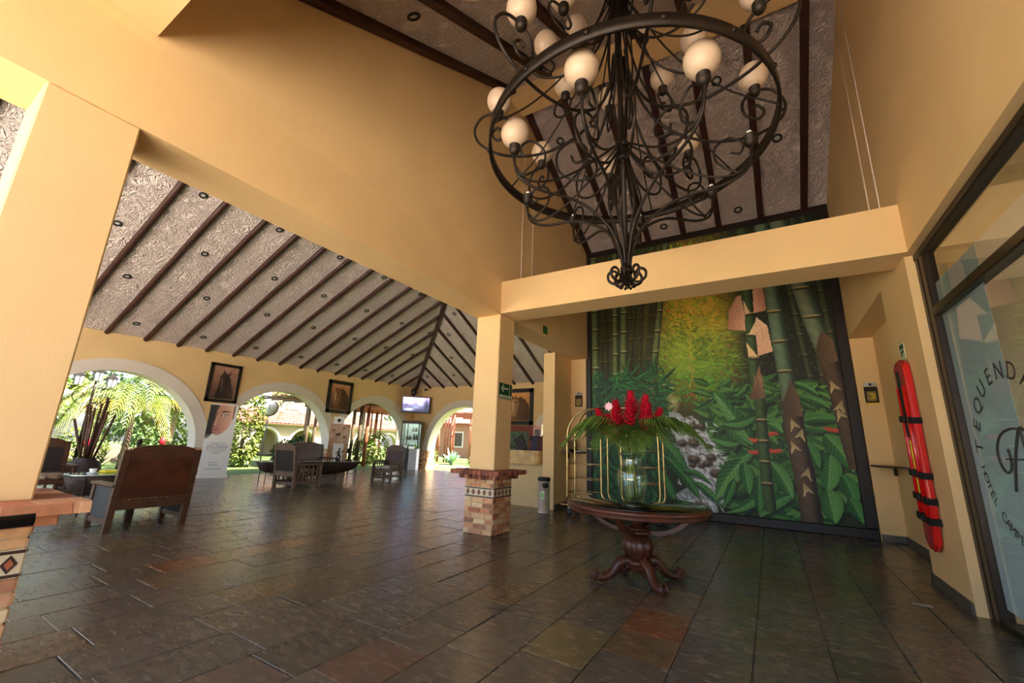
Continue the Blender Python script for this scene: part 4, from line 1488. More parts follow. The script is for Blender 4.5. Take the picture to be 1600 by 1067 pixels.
vtop = Vector((VC[0], VC[1], .832 + .05))
GF = [((-1.43, 5.21, 2.11), 'tallest red ginger flower in the middle of the vase'), ((-1.81, 5.08, 1.88), 'low red ginger flower at the left edge of the bouquet'),
      ((-1.62, 5.2, 2.0), 'red ginger flower behind the pale pink bloom'), ((-1.26, 5.26, 2.06), 'red ginger flower right of the tallest one'),
      ((-1.1, 5.28, 1.9), 'red ginger flower leaning out at the right edge of the bouquet'), ((-1.41, 5.08, 1.96), 'red ginger flower in front of the tallest one'),
      ((-1.2, 5.1, 1.95), 'red ginger flower close to the right-hand group of the bouquet'), ((-1.58, 5.0, 1.86), 'red ginger flower under the pale pink bloom'), ((-1.68, 5.1, 1.82), 'small red ginger flower between the left blooms')]
for i, (tp, lb) in enumerate(GF):
    an = i * 2.1
    ginger(tp, (VC[0] + .05 * math.cos(an), VC[1] + .05 * math.sin(an), VC[2] + .05), lb)
t = thing('pink_flower', 'small pale pink bloom on the left side of the bouquet', 'flower', (-1.63, 5.02, 1.8))
b = MB()
for i in range(8):
    an = i * .785
    p = Vector((-1.63, 4.98, 1.93))
    o_ = Vector((math.cos(an), -.4, math.sin(an)))
    sd = Vector((-math.sin(an), 0, math.cos(an))) * .016
    b.add([p, p + o_ * .03 + sd, p + o_ * .06, p + o_ * .03 - sd], [(0, 1, 2, 3)])
b.build('petals', M_PINK, t)
MB().tube([(-1.55, 5.1, 1.3), (-1.6, 5.02, 1.7), (-1.63, 4.99, 1.93)], .005, 5).build('stem', M_STEM, t)


def frond_mb(base, ctl, n=26, ll=.34, w=.013, droop=.12, up=(0, 0, 1), fold=.5):
    """pinnate palm frond: returns (rachis, leaflets) builders"""
    path = [Vector(p) for p in catmull([base] + ctl, 8)]
    ra = MB().tube(path, [.008 * (1 - .8 * i / len(path)) + .0015 for i in range(len(path))], 5)
    lf = MB()
    M_ = len(path) - 1
    for i in range(n):
        f = .18 + .82 * i / (n - 1)
        k = min(M_ - 1, int(f * M_))
        p = path[k].lerp(path[k + 1], f * M_ - k)
        t_ = (path[k + 1] - path[k]).normalized()
        s = t_.cross(Vector(up)).normalized()
        l = ll * (math.sin(PI * min(1, f * .85 + .12)) * .8 + .25)
        for sg in (-1, 1):
            d_ = (s * sg * (1.0 - .55 * f) + t_ * (.45 + .6 * f) + Vector(up) * (fold * .3)).normalized()
            m1 = p + d_ * l * .5
            e = p + d_ * l + Vector((0, 0, -droop * l * 1.6))
            wv = t_ * w
            lf.add([p - wv * .4, p + wv * .4, m1 + wv, m1 - wv, e], [(0, 1, 2, 3), (3, 2, 4)])
    return ra, lf


FR = [((-2.2, 4.95, 1.5), .12), ((-.62, 5.3, 1.53), .1), ((-2.0, 5.25, 1.72), .05), ((-.85, 5.05, 1.7), .05), ((-1.75, 4.75, 1.5), .08), ((-1.15, 4.75, 1.48), .08),
      ((-1.5, 4.55, 1.55), .05), ((-1.95, 4.85, 1.62), .1), ((-.95, 4.9, 1.58), .1), ((-1.3, 5.9, 1.7), .1), ((-1.75, 5.8, 1.75), .1), ((-.75, 5.6, 1.62), .08)]
for i, (tip, arch_) in enumerate(FR):
    way = 'the brick pillar' if tip[0] < -1.85 else ('the glass door' if tip[0] > -1.0 else ('the mural' if tip[1] > 5.4 else 'the entrance'))
    t = thing('palm_frond', 'green palm frond arching out of the vase towards ' + way, 'frond', (VC[0], VC[1], 1.3), group='palm fronds leaning towards ' + way)
    tp = Vector(tip)
    b0 = Vector((VC[0], VC[1], 1.25))
    m1 = b0.lerp(tp, .3) + Vector((0, 0, .2 + arch_))
    m2 = b0.lerp(tp, .68) + Vector((0, 0, .16 + arch_))
    ra, lf = frond_mb(tuple(b0), [tuple(m1), tuple(m2), tuple(tp)], 24, .34, .013, .34)
    ra.build('midrib', M_LEAF, t)
    lf.build('leaflets', M_LEAF, t)
    MB().tube([(VC[0] + random.uniform(-.09, .09), VC[1] + random.uniform(-.09, .09), VC[2] + .05), (VC[0] + random.uniform(-.03, .03), VC[1] + random.uniform(-.03, .03), 1.24), tuple(b0)], .006, 6).build('stem', M_STEM, t)

# ------------------------------------------------------------------ luggage cart
cart = thing('luggage_cart', 'brass birdcage luggage cart behind the round table', 'luggage cart', (-2.8, 9.0, 0))
MB().bevbox(-3.95, -1.8, 8.72, 9.32, .2, .27, .02).build('platform', mat('cart_carpet', srgb(84, 26, 24), .9), cart)
MB().bevbox(-3.97, -1.78, 8.70, 9.34, .215, .245, .012).build('bumper', M_BRASS, cart)
for x in (-3.8, -1.95):
    for y in (8.8, 9.24):
        w = MB()
        w.lathe([(.03, -.018), (.075, -.018), (.08, 0), (.075, .018), (.03, .018)], 20)
        w.move(lambda p: Vector((p.x, p.z, p.y)) + Vector((x, y, .08)))
        wo = w.build('caster_wheel', M_BLK, cart)
        MB().bar((x, y, .09), (x, y, .2), .03, .05).build('caster_fork', M_METAL, wo)
xs_p = (-3.81, -3.2, -2.79, -2.2, -1.9)
for y, sg in ((8.8, -1), (9.24, 1)):
    for x, (xc_, zc_) in ((-3.85, (-3.2, 2.28)), (-3.08, (-3.2, 2.28)), (-2.65, (-2.3, 2.28)), (-1.9, (-2.3, 2.28))):
        pts = [(x, y, .27), (x, y, 1.0), (x, y, 1.65), (x + (xc_ - x) * .12, y, 1.95), (x + (xc_ - x) * .45, (y + 9.02) / 2 + (y - 9.02) * .2, 2.2), (xc_, 9.02, 2.28)]
        MB().tube(catmull(pts, 6), .02, 8).build('post', M_BRASS, cart)
    for z in (.48, .76, 1.07, 1.4):
        MB().tube([(-3.85, y, z), (-3.08, y, z)], .01, 6).build('rail', M_BRASS, cart)
        MB().tube([(-2.65, y, z), (-1.9, y, z)], .01, 6).build('rail', M_BRASS, cart)
for x in (-3.85, -1.9):
    for z in (.48, .76, 1.07, 1.4, 1.72):
        MB().tube([(x, 8.8, z), (x, 9.24, z)], .01, 6).build('rail', M_BRASS, cart)
MB().tube([(-3.2, 9.02, 2.28), (-2.3, 9.02, 2.28)], .02, 8).build('top_bar', M_BRASS, cart)

# ------------------------------------------------------------------ bin, counter, shelves, signs
bn = thing('waste_bin', 'tall stainless steel waste bin with black rim beside the reception desk', 'bin', (-4.37, 8.72, 0))
MB().lathe([(.001, .02), (.135, .02), (.14, .0), (.14, .03), (.132, .035), (.132, .68), (.001, .68)], 36, (-4.37, 8.72, 0)).build('body', M_METAL, bn)
MB().lathe([(.132, .68), (.14, .68), (.142, .72), (.135, .745), (.1, .75), (.09, .73), (.001, .73)], 36, (-4.37, 8.72, 0)).build('lid', M_BLK, bn)
b = MB().lathe([(.001, 0), (.05, 0), (.055, .012), (.001, .012)], 18)
sgd = Vector((4.37, -8.72, 0)).normalized()
lt_ = Vector((-sgd.y, sgd.x, 0))
b.move(lambda p: Vector((-4.37, 8.72, .585)) + sgd * (.128 + p.z) - lt_ * (p.x * 1.3 - .03) + Vector((0, 0, p.y)))
b.build('flap', M_BLK, bn)


def curved_label(z0, z1, a0, a1, r, m, name):
    b_ = MB()
    base = math.atan2(sgd.y, sgd.x)
    n = 8
    for i in range(n):
        q0, q1 = base + a0 + (a1 - a0) * i / n, base + a0 + (a1 - a0) * (i + 1) / n
        b_.quad(*[(-4.37 + r * math.cos(q), 8.72 + r * math.sin(q), z) for q, z in ((q0, z0), (q1, z0), (q1, z1), (q0, z1))], True)
    b_.build(name, m, bn)


curved_label(.3, .47, -.62, .1, .134, M_SGREY, 'label')
curved_label(.34, .43, -.45, -.1, .1355, mat('label_green', srgb(110, 190, 60), .5), 'label_mark')

ct = thing('reception_desk', 'cream textured reception desk with rounded marble counter edge', 'desk', (-5.4, 9.6, 0))
MB().box(-6.1, -4.73, 9.32, 10.1, 0, 1.0).build('body', M_DESK, ct)
b = MB()
poly = [(-6.15, 9.16), (-4.86, 9.16), (-4.78, 9.19), (-4.735, 9.26), (-4.73, 9.35), (-4.73, 10.2), (-6.15, 10.2)]
b.prism(poly, lambda a, c_, d: (a, c_, d), .98, 1.3)
b.build('marble_top', M_STONE, ct)


def table_top_item(name, label, cat, mbs, loc):
    t_ = thing(name, label, cat, loc)
    for nm, mb_, m_ in mbs:
        mb_.build(nm, m_, t_)
    return t_


b = MB().bar((-5.35, 9.45, 1.3), (-5.55, 9.55, 1.62), .26, .05, (0, 1, 0))
table_top_item('monitor', 'black slanted monitor back on the reception desk', 'monitor', [('screen_back', b, M_BLK), ('foot', MB().box(-5.55, -5.25, 9.4, 9.65, 1.3, 1.32), M_BLK)], (-5.4, 9.5, 1.3))
for i, (x, lb, m_) in enumerate(((-5.02, 'dark blue leaflet holder on the reception desk', mat('leaflet_blue', srgb(52, 56, 74), .4)), (-4.85, 'maroon leaflet holder beside the wall end on the desk', mat('leaflet_maroon', srgb(70, 34, 36), .4)))):
    b = MB().bar((x, 9.4, 1.31), (x, 9.55, 1.62 + .02 * i), .2, .02, (0, 1, 0))
    b2 = MB().bar((x, 9.55, 1.31), (x, 9.56, 1.58), .18, .015, (0, 1, 0))
    b3 = MB().box(x - .07, x + .07, 9.43, 9.47, 1.42, 1.46)
    table_top_item('leaflet_holder', lb, 'leaflets', [('front_panel', b, m_), ('back_panel', b2, M_WHITE)], (x, 9.5, 1.3))
# dark carved sculpture behind the desk
b = MB().tube(catmull([(-5.35, 11.4, 1.0), (-5.4, 11.4, 1.6), (-5.5, 11.4, 2.05), (-5.68, 11.4, 2.3), (-5.62, 11.4, 2.45), (-5.45, 11.4, 2.5)], 6), [.09 - .002 * i for i in range(31)], 8)
table_top_item('sculpture', 'tall dark curved wood sculpture behind the reception desk', 'sculpture', [('curved_neck', b, M_BRONZE), ('pedestal', MB().bevbox(-6.0, -5.1, 11.1, 11.7, 0, 1.55, .02), M_CHAIR), ('saddle', MB().bevbox(-6.1, -5.0, 11.05, 11.75, 1.55, 1.68, .05), M_BRONZE)], (-5.5, 11.4, 0))

for nm, x0, x1, y0, y1, lb in (('wall_shelf', -4.42, -4.0, 9.75, 10.345, 'thin grey stone corner shelf carrying the glass jar'), ('wall_shelf', 1.57, 1.918, 9.3, 10.345, 'thin dark wooden corner shelf in the alcove next to the mural')):
    left = x0 < 0
    b = MB()
    cx_, cy_ = (x0, y1) if left else (x1, y1)
    rx, ry = abs(x1 - x0), y1 - y0
    poly = [(cx_, cy_)] + [(cx_ + (1 if left else -1) * rx * math.sin(PI / 2 * i / 10), cy_ - ry * math.cos(PI / 2 * i / 10)) for i in range(11)]
    b.prism(poly, lambda a, c_, d: (a, c_, d), 1.275, 1.305)
    t_ = thing(nm, lb, 'shelf', (cx_, cy_, 1.29))
    b.build('shelf_board', M_BASEB if left else M_CHAIR, t_)
    MB().bar((cx_ + (.06 if left else -.06), cy_ - .3, 1.14), (cx_ + (.06 if left else -.06), cy_ - .3, 1.276), .03, .05).build('shelf_bracket', M_DKMET, t_)
jar = thing('glass_jar', 'lidded glass jar on the grey corner shelf', 'jar', (-4.26, 10.12, 1.305))
MB().lathe([(.001, 0), (.09, 0), (.11, .03), (.11, .2), (.08, .25), (.08, .27), (.075, .27), (.075, .25), (.1, .2), (.1, .03), (.001, .015)], 24, (-4.26, 10.12, 1.305)).build('jar_body', M_GLASS, jar)
MB().lathe([(.001, .27), (.085, .27), (.085, .3), (.03, .315), (.02, .34), (.001, .345)], 20, (-4.26, 10.12, 1.305)).build('jar_lid', M_METAL, jar)
tag(MB().bevbox(-4.2, -4.05, 10.05, 10.3, 1.305, 1.335, .005).build('paper_stack', M_WHITE), 'small stack of white paper on the grey corner shelf', 'paper')


def plaque(x, label, arrow):
    t_ = thing('wall_plaque', label, 'plaque', (x, 10.33, 2.45))
    MB().bevbox(x - .1, x + .1, 10.325, 10.348, 2.45, 2.75, .006).build('plate', M_DKMET, t_)
    MB().box(x - .07, x + .07, 10.318, 10.326, 2.48, 2.66).build('face', mat('plaque_face', srgb(150, 128, 70), .35, metal=.4), t_)
    MB().bevbox(x - .09, x + .09, 10.322, 10.346, 2.76, 2.83, .004).build('header', mat('plaque_header', srgb(190, 190, 186), .4), t_)
    MB().lathe([(.001, 0), (.022, 0), (.022, .01), (.001, .01)], 14).move(lambda p: Vector((x + p.x, 10.32 - p.z, 2.795 + p.y))).build('emblem', mat('emblem_blue', srgb(40, 46, 80), .4), t_)
    if arrow:
        MB().tube([(x - .02, 10.315, 2.62), (x + .03, 10.315, 2.6), (x + .035, 10.315, 2.54), (x - .02, 10.315, 2.52)], .012, 6).build('symbol', M_YEL, t_)
        MB().box(x - .09, x + .09, 10.322, 10.346, 2.42, 2.445).build('stripe', M_YEL, t_)


plaque(1.755, 'dark plaque with yellow symbol in the alcove next to the mural', True)
plaque(-4.2, 'small dark plaque above the luggage cart', False)


def wall_sign(name, label, loc, fn, w, h, builds):
    t_ = thing(name, label, 'sign', loc)
    MB().prism([(-w / 2, -h / 2), (w / 2, -h / 2), (w / 2, h / 2), (-w / 2, h / 2)], fn, 0, .006).build('panel', builds[0], t_)
    for nm, poly, m_ in builds[1:]:
        MB().prism(poly, fn, .006, .009).build(nm, m_, t_)
    return t_


# exit sign on the pillar (face x = -3.95, read from +x side: right = +y)
fx = lambda y, z: (lambda a, b_, d: (XB + d, y + a, z + b_))
arrow = [(-.16, .02), (-.09, .09), (-.065, .07), (-.1, .035), (.08, .035), (.08, .005), (-.1, .005), (-.065, -.03), (-.09, -.05)]
sg = wall_sign('exit_sign', 'green arrow exit sign on the side of the brick pillar', (XB + .004, 6.29, 2.24), fx(6.29, 2.35), .42, .27,
               [M_GREEN, ('arrow', [(a, b_ + .025) for a, b_ in arrow], M_SGREY), ('door_mark', [(.12, -.05), (.135, -.05), (.135, .11), (.12, .11)], M_SGREY), ('caption_band', [(-.2, -.12), (.2, -.12), (.2, -.07), (-.2, -.07)], M_SGREY)])
vs_, fs = text_mesh('SALIDA', .05)
MB().add([(XB + .0095 + v[2] * .2, 6.29 + v[0], 2.255 + v[1]) for v in vs_], fs).build('caption', M_GREEN, sg)
sg = wall_sign('exit_sign', 'small green lit exit sign on the beam near the mural', (XB + .004, 7.82, 3.8), fx(7.82, 3.87), .2, .17,
               [M_BLK, ('green_face', [(-.08, -.065), (.08, -.065), (.08, .065), (-.08, .065)], mat('exit_green', srgb(44, 110, 40), .4))])
# stretcher sign on right wall (face x = XR, read from -x side: right = -y)
fr_ = lambda y, z: (lambda a, b_, d: (XR - d, y - a, z + b_))
sg = wall_sign('stretcher_sign', 'small green and white sign above the red stretcher', (XR - .004, 6.91, 2.66), fr_(6.91, 2.75), .19, .2,
               [M_SGREY, ('top_band', [(-.08, .03), (.08, .03), (.08, .085), (-.08, .085)], M_GREEN), ('pictogram', [(-.06, -.06), (-.01, -.06), (-.01, -.02), (.06, -.02), (.06, .01), (-.06, .01)], M_GREEN)])

# red spine board ------------------------------------------------------
st = thing('stretcher_board', 'red plastic rescue stretcher with black straps hanging on the right wall', 'stretcher', (1.5, 6.9, .42))
pl2 = []
L0, L1, HW = .43, 2.64, .24
for i in range(11):
    a = PI + PI * i / 10
    pl2.append((.16 * math.cos(a), L0 + .12 + .12 * math.sin(a)))
out = [(.16, L0 + .12), (HW, L0 + .5), (HW, L1 - .35), (.2, L1 - .1)]
for i in range(9):
    a = PI * i / 8
    out.append((.2 * math.cos(a), L1 - .1 + .1 * math.sin(a)))
out += [(-.2, L1 - .1), (-HW, L1 - .35), (-HW, L0 + .5)]
poly = pl2 + out
yc = 6.9
bmm = bmesh.new()
vsb = [bmm.verts.new((XR - .012, yc + a, z)) for a, z in poly]
fb = bmm.faces.new(vsb)
ex = bmesh.ops.extrude_face_region(bmm, geom=[fb])
for v in [g for g in ex['geom'] if isinstance(g, bmesh.types.BMVert)]:
    v.co.x -= .07
bmesh.ops.bevel(bmm, geom=[e for e in bmm.edges if abs(e.verts[0].co.x - e.verts[1].co.x) < 1e-5], offset=.022, segments=2, affect='EDGES')
MB().bm(bmm).build('board', M_REDPLA, st)
for a in (-.12, .12):
    MB().tube([(XR - .085, yc + a, .75), (XR - .088, yc + a, 1.6), (XR - .085, yc + a, 2.3)], .022, 8).build('rib', M_REDPLA, st)
MB().bevbox(XR - .092, XR - .08, yc - .02, yc + .11, 1.7, 2.5, .005).build('hand_slot', M_BLK, st)
MB().bevbox(XR - .094, XR - .082, yc - .0, yc + .035, 1.05, 1.66, .003).build('yellow_strap', M_YEL, st)
for z, dz in ((1.9, .07), (1.27, .05), (1.0, .07), (.78, .05)):
    b = MB()
    b.prism([(-HW - .01, -.035 + dz * .3), (HW + .01, -.035 - dz * .3), (HW + .01, .035 - dz * .3), (0, .055), (-HW - .01, .04 + dz * .3)], lambda a, b_, d: (XR - d, yc - a, z + b_), .006, .105)
    so = b.build('strap', M_STRAP, st)
    MB().bevbox(XR - .125, XR - .1, yc - .03, yc + .06, z - .02, z + .045, .008).build('buckle', M_BLK, so)

tag(MB().bevbox(1.10, 1.26, 6.22, 6.29, .001, .008, .003).build('floor_plate', mat('pale_metal_plate', srgb(196, 186, 176), .35, metal=.5)), 'small pale metal plate lying flat on the slate floor', 'floor plate')
# thin cable runs on the high walls
for i, (x, y) in enumerate(((XB + .004, 6.7), (XB + .004, 7.15))):
    tag(MB().tube([(x, y, 4.34), (x, y, 8.2)], .008, 6).build('cable', M_TRIM), 'thin pale cable on the wall above the long beam, ' + ('next to the cross beam' if i == 0 else 'further towards the mural'), 'cable')
for i, (x, y) in enumerate(((XR - .004, 6.7), (XR - .004, 7.2))):
    tag(MB().tube([(x, y, 4.34), (x, y, 8.2)], .008, 6).build('cable', M_TRIM), 'thin pale cable on the wall above the alcove, ' + ('next to the cross beam' if i == 0 else 'further towards the mural'), 'cable')
# black rail at the near pillar
rl = thing('handrail', 'black metal handrail ending at the near orange brick pedestal', 'handrail', (-3.55, -.6, 0))
MB().tube([(-3.55, -2.0, .9), (-3.55, 0, .93), (-3.55, .77, .945)], .034, 12).build('rail', M_BLK, rl)
for y in (-.5, -1.7):
    MB().tube([(-3.55, y, 0), (-3.55, y, .91)], .025, 10).build('post', M_BLK, rl)

# ------------------------------------------------------------------ lounge furniture
def armchair(name, label, cat, loc, rz, W=.92, D=.86, H=1.18, wood=None, back=None, seat=None, lean=.1, slats=5, panel_sides=False):
    wood, back, seat = wood or M_CHAIR2, back or M_LEATHD, seat or M_CUSH
    t_ = thing(name, label, cat, loc, rz)
    B = lambda mb, nm, m_, p=None: mb.build(nm, m_, p or t_, world=False)
    for s in (-1, 1):
        x = s * (W / 2 - .04)
        b_ = MB()
        b_.bar((x, D / 2 - .05, 0), (x, D / 2 - .03, .45), .08, .085, (0, 1, 0))
        b_.bar((x, D / 2 - .03, .44), (x, D / 2 - .03 + lean, H - .04), .08, .07, (0, 1, 0))
        B(b_, 'back_post', wood)
        B(MB().bevbox(x - .04, x + .04, -D / 2, -D / 2 + .08, 0, .62, .008), 'leg', wood)
        B(MB().bevbox(x - .065, x + .065, -D / 2 - .03, D / 2 + .0, .62, .665, .015), 'arm_rest', wood)
        B(MB().bevbox(x - .025, x + .025, -D / 2 + .06, D / 2 - .06, .1, .18, .006), 'side_rail', wood)
        if panel_sides:
            B(MB().box(x - .012, x + .012, -D / 2 + .07, D / 2 - .07, .17, .63), 'side_panel', mat('blue_grey_panel', srgb(50, 50, 52), .6))
        else:
            for k in range(slats):
                y = -D / 2 + .14 + (D - .3) * k / (slats - 1)
                B(MB().box(x - .012, x + .012, y - .022, y + .022, .17, .63), 'slat', wood)
    yb = D / 2 - .03
    lp = lambda z: yb + lean * max(0, z - .45) / (H - .49)
    w2 = W / 2 - .075
    z0, z1 = .42, H - .17
    b_ = MB().add([(-w2, lp(z0) - .02, z0), (w2, lp(z0) - .02, z0), (w2, lp(z1) - .02, z1), (-w2, lp(z1) - .02, z1),
                   (-w2, lp(z0) + .02, z0), (w2, lp(z0) + .02, z0), (w2, lp(z1) + .02, z1), (-w2, lp(z1) + .02, z1)],
                  [(0, 1, 2, 3), (7, 6, 5, 4), (0, 4, 5, 1), (1, 5, 6, 2), (2, 6, 7, 3), (3, 7, 4, 0)])
    B(b_, 'back_panel', back)
    poly = [(-w2, z1)] + [(w2, z1)] + [(w2 * math.cos(PI * i / 12), H - .06 + .1 * math.sin(PI * i / 12)) for i in range(13)]
    B(MB().prism(poly, lambda a, c_, d: (a, lp(c_) + d, c_), -.03, .03), 'top_rail', wood)
    B(MB().bevbox(-w2, w2, yb - .04, yb + .03, .3, .43, .008), 'lower_back_rail', wood)
    b_ = MB()
    for k in range(int(W / .045)):
        b_.ball((-w2 + .02 + k * (2 * w2 - .04) / (int(W / .045) - 1), lp(.45) + .022, .445), .008, 6, 4)
    tag(B(b_, 'nail_heads', M_BRASS), kind='stuff')
    B(MB().bevbox(-w2, w2, -D / 2 + .02, -D / 2 + .06, .28, .38, .006), 'front_rail', wood)
    B(MB().box(-w2, w2, -D / 2 + .05, D / 2 - .08, .3, .345), 'seat_frame', wood)
    n = max(1, round(W / .9))
    for k in range(n):
        xa = -w2 + 2 * w2 * k / n
        bmm_ = bmesh.new()
        bmesh.ops.create_cube(bmm_, size=1)
        for v in bmm_.verts:
            v.co = Vector((xa + w2 / n + v.co.x * (2 * w2 / n - .02), -.03 + v.co.y * (D - .18), .42 + v.co.z * .15))
        bmesh.ops.bevel(bmm_, geom=bmm_.edges[:], offset=.045, segments=3, affect='EDGES')
        B(MB().bm(bmm_, True), 'seat_cushion', seat)
    if not panel_sides:
        for k in range(slats + 1 if n == 1 else 12):
            q = slats if n == 1 else 11
            x = -w2 + .06 + (2 * w2 - .12) * k / q
            B(MB().box(x - .02, x + .02, -D / 2 + .03, -D / 2 + .05, .12, .3), 'slat', wood)
        B(MB().bevbox(-w2, w2, -D / 2 + .02, -D / 2 + .06, .06, .13, .006), 'bottom_rail', wood)
        B(MB().bevbox(-w2, w2, D / 2 - .1, D / 2 - .06, .06, .13, .006), 'bottom_rail', wood)
    else:
        B(MB().box(-.05, .05, -D / 2 + .05, -D / 2 + .12, 0, .3), 'leg', wood)
    return t_


armchair('armchair', 'wide brown leather-backed armchair turned towards the garden arch with the palm', 'armchair', (-8.63, 3.0, 0), PI / 2 + PI + .03, W=1.02, D=.8, H=1.2, wood=M_CHAIR, back=M_LEATH, lean=.06, panel_sides=True)
armchair('armchair', 'dark leather armchair with spotted seat beside the pot of bamboo sticks', 'armchair', (-13.3, 2.75, 0), PI / 2, W=.98, wood=M_CHAIR, back=M_LEATHD)
armchair('armchair', 'slatted armchair with black hide back in front of the long dugout table', 'armchair', (-12.1, 7.85, 0), PI + .06, W=.95, D=.9, H=1.2)
armchair('armchair', 'slatted armchair with pale cushion right of the long dugout table', 'armchair', (-12.25, 11.5, 0), .35, W=.78, D=.95, H=1.2, back=M_LEATH, seat=mat('white_spotted_cushion', srgb(222, 214, 200), .9, col2=srgb(120, 96, 80), vscale=9))
armchair('sofa', 'brown leather two-seat sofa behind the long dugout table', 'sofa', (-14.95, 10.3, 0), PI / 2 + .15, W=1.6, wood=M_CHAIR, back=M_LEATH)


def canoe_table(label, loc, rz, L, w=.8):
    t_ = thing('dugout_table', label, 'table', loc, rz)
    b_ = MB()
    nu, nv = 26, 12
    vo, vi = [], []
    for i in range(nu + 1):
        f = -1 + 2 * i / nu
        k = math.sqrt(max(0, 1 - abs(f) ** 5))
        for j in range(nv + 1):
            a = PI * j / nv
            vo.append((w / 2 * (.35 + .65 * k) * math.cos(a), f * L / 2, .64 - .4 * k * math.sin(a) - .02 * math.sin(9 * f + 3 * a) * math.sin(a)))
            vi.append((w / 2 * (.35 + .65 * k) * math.cos(a) * .86, f * L / 2 * .95, .64 - .33 * k * math.sin(a)))
    fs_ = []
    n1 = nv + 1
    for i in range(nu):
        for j in range(nv):
            fs_.append((i * n1 + j, i * n1 + j + 1, (i + 1) * n1 + j + 1, (i + 1) * n1 + j))
    o_ = len(vo)
    fs_ += [tuple(o_ + q for q in reversed(f)) for f in fs_]
    for i in range(nu):
        fs_.append((i * n1, (i + 1) * n1, o_ + (i + 1) * n1, o_ + i * n1))
        fs_.append((i * n1 + nv, o_ + i * n1 + nv, o_ + (i + 1) * n1 + nv, (i + 1) * n1 + nv))
    for i in (0, nu):
        for j in range(nv):
            fs_.append((i * n1 + j, i * n1 + j + 1, o_ + i * n1 + j + 1, o_ + i * n1 + j))
    b_.add(vo + vi, fs_, True)
    b_.build('dugout_trough', M_TROUGH, t_, world=False)
    el = [(w / 2 * 1.08 * math.copysign(abs(math.cos(a)) ** .6, math.cos(a)), L / 2 * 1.0 * math.copysign(abs(math.sin(a)) ** .6, math.sin(a))) for a in [2 * PI * i / 40 for i in range(40)]]
    MB().prism(el, lambda a, c_, d: (a, c_, d), .645, .66).build('glass_top', mat('table_glass', srgb(150, 168, 160), .04, spec=.9), t_, world=False)
    for sx in (-1, 1):
        for sy in (-1, 1):
            x, y = sx * w * .44, sy * L * .43
            MB().tube([(x, y, 0), (x, y, .645)], .012, 6).build('leg', M_IRON, t_, world=False)
    for sx in (-1, 1):
        MB().tube([(sx * w * .44, -L * .43, .25), (sx * w * .44, L * .43, .25)], .008, 6).build('stretcher', M_IRON, t_, world=False)
    return t_


canoe_table('long dugout trough table with glass top between the slatted armchairs', (-13.0, 8.85, 0), -.24, 3.25, .7)
canoe_table('dugout trough table with glass top behind the wide leather armchair', (-10.55, 3.5, 0), .1, 2.0, .8)


def figurine(label, loc, s, rz):
    t_ = thing('figurine', label, 'figurine', loc, rz)
    b_ = MB()
    b_.lathe([(.001, 0), (.1, 0), (.1, .03), (.06, .05), (.001, .05)], 14)
    b_.tube(catmull([(.02, 0, .04), (.07, .02, .15), (.0, 0, .26), (-.03, 0, .38), (0, 0, .44)], 5), [.03] * 8 + [.045] * 8 + [.03] * 5, 8)
    b_.tube(catmull([(-.04, 0, .04), (-.08, -.03, .14), (-.01, 0, .25)], 5), .026, 7)
    b_.tube(catmull([(-.01, .0, .39), (.12, .02, .36), (.16, .03, .46)], 5), .017, 6)
    b_.tube(catmull([(-.02, .0, .39), (-.13, 0, .33), (-.07, .03, .24)], 5), .017, 6)
    b_.ball((.01, 0, .49), .045, 10, 8)
    b_.move(lambda p: p * s)
    b_.build('bronze_figure', M_BRONZE, t_, world=False)


figurine('dark bronze dancing figurine at the left end of the long dugout table', (-13.2, 7.75, .66), .85, .4)
figurine('seated dark bronze figurine near the menu stand on the long dugout table', (-12.85, 9.75, .66), .8, 1.2)
figurine('larger dark bronze figurine at the right end of the long dugout table', (-12.75, 10.1, .66), 1.1, 2.0)
figurine('dark bronze figurine showing over the wide leather armchair', (-10.6, 3.45, .66), 1.15, -.5)
cp = thing('coffee_cup', 'white coffee cup with saucer on the dugout table', 'cup', (-10.5, 2.85, .66))
MB().lathe([(.001, .0), (.075, .005), (.08, .015), (.03, .012), (.001, .012)], 20, (-10.5, 2.85, .66)).build('saucer', M_WHITE, cp)
MB().lathe([(.001, .012), (.03, .012), (.05, .05), (.055, .085), (.05, .085), (.045, .05), (.001, .025)], 20, (-10.5, 2.85, .66)).build('cup', M_WHITE, cp)
tag(MB().bevbox(-10.75, -10.45, 3.0, 3.2, .66, .70, .01).build('magazine', M_YEL), 'yellow booklet lying on the dugout table near the cup', 'booklet')

# pot with bamboo sticks
BP = (-15.3, 3.95)
pt = thing('bamboo_pot', 'round dark clay pot holding tall brown bamboo sticks', 'pot', (BP[0], BP[1], 0))
MB().lathe([(.001, 0), (.2, 0), (.3, .12), (.36, .35), (.3, .58), (.2, .66), (.22, .7), (.18, .7), (.17, .64), (.001, .6)], 28, (BP[0], BP[1], 0)).build('pot_body', M_CLAY, pt)
for i in range(13):
    a = i * 2.4
    r0, r1 = .1 * (i % 3) / 2, .1 + .36 * ((i * 37) % 10) / 10
    x0, y0 = BP[0] + r0 * math.cos(a), BP[1] + r0 * math.sin(a)
    x1, y1 = BP[0] + r1 * math.cos(a), BP[1] + r1 * math.sin(a)
    h = 1.6 + .75 * ((i * 53) % 10) / 10
    stick = MB().tube([(x0, y0, .5), ((x0 + x1) / 2, (y0 + y1) / 2, .5 + (h - .5) / 2), (x1, y1, h)], .028, 8)
    so = stick.build('bamboo_stick', M_BAMB, pt)
    b = MB()
    for f in (.3, .5, .7, .88):
        p = Vector((x0, y0, .5)).lerp(Vector((x1, y1, h)), f)
        b.lathe([(.026, -.01), (.034, 0), (.026, .01)], 8, p)
    tag(b.build('node_rings', M_BAMB, so), kind='stuff')


